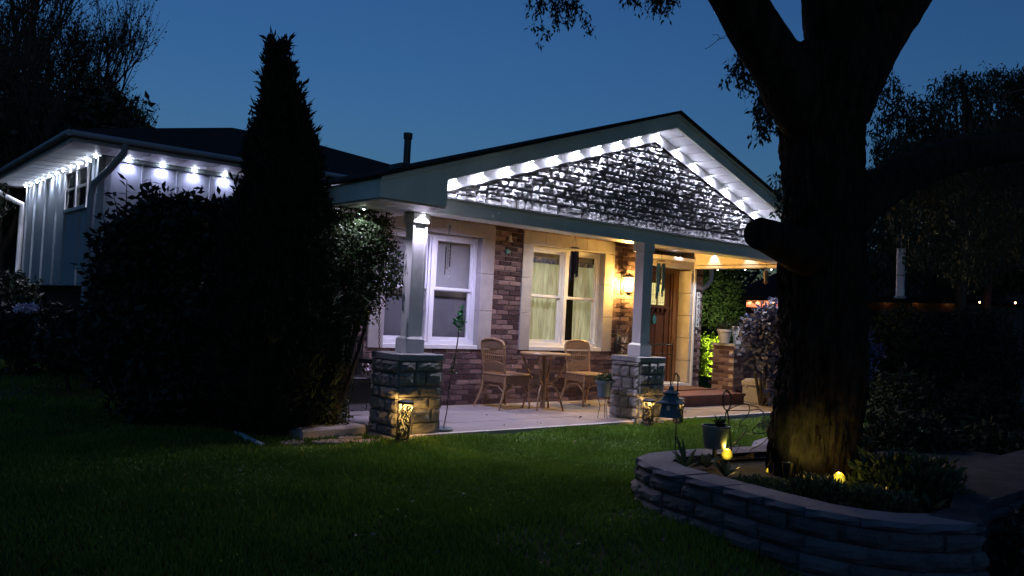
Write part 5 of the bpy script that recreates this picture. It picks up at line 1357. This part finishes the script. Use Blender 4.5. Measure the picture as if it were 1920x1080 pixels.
def pot(x, y, z, r, h, m, label):
    t = thing('flower_pot', label, 'flower pot', (x, y, z)); b = MB(); b.lathe([(r * .68, 0), (r * .95, h * .82), (r * 1.08, h * .83), (r * 1.08, h), (r * .95, h), (r * .9, h * .85), (.001, h * .84)], n=24); b.build('pot', M[m], t, smooth=True)
    P = cloud([(0, 0, h + .03, r, r, .07)], 260, .2); link('foliage', leaves_mesh('foliage', P, .06, .025, M['leafy']), t)
pot(at(1358, 640, 8.62).x, 8.62, .92, .12, .24, 'pot2', 'weathered grey flower pot on the left of the brick pier')
pot(at(1384, 640, 8.62).x, 8.6, .92, .14, .30, 'white', 'white flower pot on the brick pier beside the grey one')
# storage box
bx = thing('storage_box', 'beige plastic storage box with a handle at the path', 'storage box', (11.66, 7.45, 0)); bx.scale = (.84, .8, .80)
b = MB(); b.box(0, .5, 0, .6, 0, .34); b.build('box_body', M['box'], bx, bevel=.02)
b = MB(); b.box(-.012, .512, -.012, .612, .345, .44); b.add([(-.005, .0, .44), (.505, .0, .44), (.505, .6, .44), (-.005, .6, .44), (.06, .05, .49), (.44, .05, .49), (.44, .55, .49), (.06, .55, .49)], [(0, 1, 5, 4), (1, 2, 6, 5), (2, 3, 7, 6), (3, 0, 4, 7), (4, 5, 6, 7)]); b.build('lid', M['box'], bx, bevel=.006)
b = MB(); b.tube([(-.012, .18, .38), (-.04, .2, .37), (-.04, .4, .37), (-.012, .42, .38)], .012, 8); b.build('handle', M['pot2'], bx, smooth=True)
for y in (.1, .5):
    b = MB(); b.box(-.02, -.011, y - .025, y + .025, .30, .38); b.build('latch', M['pot2'], bx)
# purple leaved shrub
E_ = []
for (px, py, Y, rx, rz_) in ((1432, 640, 6.6, 48, 55), (1452, 590, 6.4, 34, 34), (1405, 620, 6.9, 28, 30), (1462, 680, 6.2, 40, 55), (1465, 735, 6.1, 30, 30), (1500, 640, 6.0, 60, 70), (1560, 660, 5.8, 80, 90)):
    c = at(px, py, Y + .9); E_.append((c.x, c.y, c.z, px_r(2 * rx, 0, c), px_r(2 * rx, 0, c) * .9, px_r(2 * rz_, 0, c)))
shrub('purple_shrub', 'purplish broad leaved shrub left of the tree trunk catching porch light', E_, 9500, .10, 'purpleleaf', w=.6, shell=.35, rag=.3)
b = MB(); c = at(1463, 752, Z=0.0)
gnm = thing('stone_ornament', 'small tan castle-like stone ornament at the path edge by the trunk', 'garden ornament', (c.x, c.y - .3, 0))
for k, (x, h) in enumerate(((0, .2), (.09, .14), (.18, .18))):
    b = MB(); b.box(x, x + .08, 0, .09, 0, h); b.add([(x, 0, h), (x + .08, 0, h), (x + .08, .09, h), (x, .09, h), (x + .04, .045, h + .07)], [(0, 1, 4), (1, 2, 4), (2, 3, 4), (3, 0, 4)]); b.build('turret', M['flagstone'], gnm)
# lime hedge beyond, floodlit
_h = at(1327, 690, 12.6)
E_ = [(_h.x - .7 + k * .6, 12.9 + k * .1, .30, .6, .5, .62) for k in range(4)]
shrub('lime_hedge', 'bright lime green floodlit hedge seen past the brick corner', E_, 15000, .08, 'greenleaf', shell=.5)
fl = thing('garden_floodlight', 'small floodlight on the grass aimed at the lime green hedge', 'floodlight', (_h.x + .3, 11.5, .0))
b = MB(); b.box(-.06, .06, -.04, .04, 0, .1); b.build('housing', M['dark'], fl); b = MB(); b.box(-.05, .05, .0405, .043, .02, .09); b.build('lens', M['solar'], fl)
so = spot('flood_beam', (0, .06, .08), 420, 78, .6, (.86, 1, .30), .03, rot=(R_(84), 0, R_(8)), parent=fl)
so.rotation_euler = Vector((.35, 1.0, .30)).to_track_quat('-Z', 'Y').to_euler()
E_ = []
_lim = at(1386, 560, 14.3).x - .95
for k in range(9):
    if _h.x - 1.3 + k * .6 < _lim + .3: E_.append((min(_h.x - 1.3 + k * .6, _lim), 14.0 + k * .08, 2.0 + .2 * (k % 2), .9, .9, 1.6))
shrub('tall_hedge', 'tall dark green evergreen hedge above the lime lit bushes', E_, 42000, .10, 'arbor', shell=.5)

# neighbour house with orange lights
A = at(1383, 560, Z=2.25); B_ = Vector((A.x + .55, A.y - 9.0, 0)); Bp = at(1775, 566, Z=2.25)
ax = Vector((Bp.x - A.x, Bp.y - A.y, 0)); Ln = ax.length; ax.normalize(); ang = math.atan2(ax.y, ax.x)
nh = thing('neighbour_house', 'dark neighbouring house with orange lights along its eave', 'house', (A.x, A.y, 0), ang)
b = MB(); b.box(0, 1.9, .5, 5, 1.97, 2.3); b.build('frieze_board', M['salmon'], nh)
b = MB(); b.box(1.91, Ln, .5, 5, 1.97, 2.3); b.build('shaded_wall', M['interior'], nh)  # wall past the lit strip, its shade given as a dark colour
b = MB(); b.box(0, Ln, .47, 5, -.2, 1.965); b.build('house_wall', M['interior'], nh)  # wall below the orange strip coloured dark in place of shade
b = MB(); b.add([(-.6, -.1, 2.36), (Ln + .3, -.1, 2.36), (Ln + .3, 6, 2.36), (-.6, 6, 2.36), (1.4, 3, 4.1), (Ln - 2, 3, 4.1)], [(0, 1, 5, 4), (1, 2, 5), (2, 3, 4, 5), (3, 0, 4), (3, 2, 1, 0)]); b.build('roof', M['roof'], nh)
b = MB(); b.box(-.6, Ln + .3, -.12, -.08, 2.2, 2.37); b.build('gutter', M['roof'], nh)
b = MB(); b.box(-.6, Ln + .3, -.08, .5, 2.30, 2.33); b.build('soffit', M['interior'], nh)
b = MB(); b.box(0.0, Ln, .30, .465, 1.86, 1.96); b.build('trim_board', M['interior'], nh)
b = MB(); b.box(0.05, .5, .41, .469, .3, 1.85); b.build('shutter', mat('red_shutter', (.12, .03, .03), .7), nh)
pl_ = MB(); pl_.sph((0, 0, 0), .022, 6); OL = pl_.me('lens', M['ledo'], True)
for k in range(14):
    x = .15 + k * .36 if k < 5 else 1.6 + (k - 4) * .95
    l_ = thing('orange_light', f'tiny orange eave light on the neighbouring house, {["first", "second", "third", "fourth", "fifth", "sixth", "seventh", "eighth", "ninth", "tenth", "eleventh", "twelfth", "thirteenth", "fourteenth"][k]} from its left end', 'eave light', tuple(Vector((A.x, A.y, 2.27)) + ax * x + Vector((-ax.y, ax.x, 0)) * .40), ang, 'orange lights along the neighbouring eave')
    link('lens', OL, l_)
    if k < 5: spot('orange_beam', (0, 0, -.03), 5 if k < 5 else .12, 120, .3, (1, .26, .12), .01, parent=l_)

# dark hedges and trees on the right
E2 = [(1700, 662, 9.0, 120, 84, 'broad dark hedge right of the tree trunk', 9000), (1830, 686, 8.2, 110, 108, 'dark bush mass at the right edge of the garden', 9000), (1690, 780, 7.5, 90, 80, 'low dark shrubs behind the planter right of the trunk', 7000), (1840, 800, 7.0, 110, 80, 'dark ground shrubs at the right edge above the paved top', 8000), (1700, 835, 5.4, 110, 60, 'low dark ground cover right behind the tree bed', 6000), (1850, 850, 4.9, 110, 50, 'low dark ground cover along the paved top at the right edge', 6000)]
for (px, py, Y, rx, rz_, lb, n) in E2:
    c = at(px, py, Y * .75); shrub('dark_shrub', lb, [(c.x, c.y, c.z, px_r(2 * rx, 0, c), px_r(2 * rx, 0, c) * .7, px_r(2 * rz_, 0, c))], n, .085, 'arbor', shell=.45, rag=.3, group='dark shrubs right of the trunk')
_c = [(6.35, 1.98, -.05), (6.75, 2.02, -.05), (7.2, 2.05, -.05), (6.0, 1.93, -.1)]  # made-up shrubs covering a wall face that should lie in shade
shrub('dark_shrub', 'low shrubs added to darken the wall face in the bottom right corner', [(x, y, z, .24, .12, .17) for x, y, z in _c], 5200, .06, 'leafy', shell=.3, group='dark shrubs right of the trunk')
def drooptree(label, cells, Y, n, L, seed, trunk):
    c0 = at(*trunk, Y); t = thing('drooping_tree', label, 'tree', (c0.x, Y, -.1)); O = Vector((c0.x, Y, -.1)); ells = []
    for (px, py, rx, rz_) in cells:
        c = at(px, py, Y + random.uniform(-.5, .5)); ells.append((c.x - O.x, c.y - O.y, c.z - O.z, px_r(2 * rx, 0, c), px_r(2 * rx, 0, c), px_r(2 * rz_, 0, c)))
    P = cloud(ells, n, .15, .4); D = np.zeros_like(P); D[:, 2] = -1; D += rng.normal(size=P.shape) * .35
    link('crown', leaves_mesh('crown', P, L, L * .32, M['treeleaf'], d=D), t)
    b = MB(); top = Vector((0, 0, ells[0][2] - .2)); b.tube([(0, 0, 0), tuple(top * .6), tuple(top)], [.14, .10, .06], 8)
    for e in ells:
        q = Vector(e[:3]); m_ = top.lerp(q, .5) + Vector((0, 0, .35)); b.tube([tuple(top * .7), tuple(m_), tuple(q)], [.05, .03, .01], 6)
    b.build('trunk', M['twig'], t); return t
drooptree('weeping tree with hanging leaves against the sky right of the trunk', [(1670, 190, 26, 55), (1650, 250, 22, 50), (1700, 215, 36, 42), (1740, 235, 36, 50), (1690, 290, 50, 42), (1770, 185, 34, 42), (1800, 155, 34, 28), (1830, 190, 30, 40), (1870, 160, 42, 36), (1905, 190, 34, 50), (1950, 160, 50, 50), (1655, 340, 45, 45)], 8.5, 12500, .12, 3, (1800, 600))
drooptree('dense dark tree filling the right edge behind the limb', [(1720, 300, 70, 60), (1800, 290, 80, 80), (1890, 270, 80, 80), (1700, 400, 80, 80), (1800, 400, 90, 90), (1890, 400, 90, 90), (1680, 490, 60, 55), (1780, 488, 90, 58), (1890, 488, 90, 60), (1960, 350, 80, 120), (1660, 400, 50, 90), (1650, 515, 50, 38)], 9.6, 42000, .20, 4, (1850, 600))
b = MB(); c0 = at(1800, 150, 9.0); c1 = at(1815, 200, 9.0); c2v = at(1810, 330, 9.0)
t = thing('dead_stump_tree', 'dark broken upright limb poking above the weeping leaves', 'tree', (c2v.x, 9.0, -.1))
b.tube([(0, 0, 0), (0, 0, c2v.z * .9), tuple(c1 - Vector(t.location)), tuple(c0 - Vector(t.location))], [.14, .10, .085, .06], 10); b.build('trunk', M['bark'], t)

# hanging bird feeder on the right limb
fp = at(1690, 462, 4.3)
fd = thing('bird_feeder', 'pale rectangular tube feeder hanging right of the tree trunk', 'bird feeder', (fp.x, 4.3, fp.z)); fd.rotation_euler = (0, R_(-6), R_(20))
H = at(1690, 462, 4.3).z - at(1697, 560, 4.3).z
M['feeder'] = mat('pale_feeder', (.62, .62, .70), .5, .1, 6)
b = MB(); b.box(-.052, .052, -.04, .04, -H * .96, -.02); b.build('feeder_body', M['feeder'], fd, bevel=.006)
b = MB(); b.box(-.058, .058, -.046, .046, -.02, .0); b.box(-.057, .057, -.045, .045, -H * .56, -H * .545); b.build('feeder_band', M['dark'], fd)
b = MB(); b.box(-.0, .035, -.048, -.041, -H * .80, -H * .66); b.build('feeding_port', M['dark'], fd)
b = MB(); b.box(-.064, .064, -.055, .055, -H, -H * .965); b.build('feeder_tray', M['pot2'], fd)
b = MB(); b.tube([(-.03, 0, 0), (-.03, 0, .6)], .0022, 4); b.tube([(.02, 0, 0), (.02, 0, .6)], .0022, 4); b.build('hanging_wire', M['silver'], fd)
# little wooden birdhouse chime below the beam end
p = at(1437, 506, 6.95)
bh = thing('hanging_birdhouse', 'tiny carved wooden birdhouse hanging under the right end of the beam', 'birdhouse', (p.x, 6.95, p.z))
H = p.z - at(1437, 534, 6.95).z
b = MB(); b.lathe([(.001, 0), (.035, -.02), (.04, -.05), (.03, -H * .75), (.04, -H * .85), (.001, -H)], n=6); b.build('house_body', M['board'], bh)
b = MB(); b.tube([(0, 0, 0), (0, 0, .14)], .002, 4); b.build('hanging_wire', M['dark'], bh)

# neighbour on the far left
p = at(0, 560, 30)
nl = thing('left_neighbour_house', 'dark brick neighbour house glimpsed at the left edge', 'house', (p.x - 4, 30, 0))
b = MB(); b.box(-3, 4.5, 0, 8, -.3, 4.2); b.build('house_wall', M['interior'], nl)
b = MB(); b.box(-3.3, 4.9, -.4, 8.4, 4.2, 4.35); b.build('gutter', M['trim'], nl)
b = MB(); b.prismY([(-3.3, 4.36), (4.9, 4.36), (.8, 6.0)], -.4, 8.4); b.build('roof', M['roof'], nl)
# far hedgerow closing the horizon, and the trees across the street behind the viewer
P = []
b = MB()
for k in range(60):
    a = k / 60 * 6.283; r = 46; P.append((r * math.cos(a) + 5, r * math.sin(a) + 5, 2.2 + random.uniform(0, 1.6), 4.2, 4.2, 4.2))
hb = MB(); nn_ = 180
for k in range(nn_):
    a = k / nn_ * 6.283; r = 50 + 1.5 * mn.noise(Vector((math.cos(a) * 6, math.sin(a) * 6, 1))); z = 4.2 + 1.6 * mn.noise(Vector((math.cos(a) * 9, math.sin(a) * 9, 4)))
    c, s_ = math.cos(a), math.sin(a); hb.v += [(5 + r * c, 5 + r * s_, -1.5), (5 + r * c, 5 + r * s_, z), (5 + (r + 3) * c, 5 + (r + 3) * s_, z - .5), (5 + (r + 3) * c, 5 + (r + 3) * s_, -1.5)]
for k in range(nn_):
    a, b_ = 4 * k, 4 * ((k + 1) % nn_)
    for q in range(3): hb.f.append((a + q, b_ + q, b_ + q + 1, a + q + 1))
P = cloud(P, 90000, .6, .3); ft = tag(link('far_trees', leaves_mesh('far_trees', P, .42, .26, M['leafy'])), 'distant dark belt of trees around the street', 'trees', kind='stuff')
hb.build('inner_growth', M['leafy'], ft)
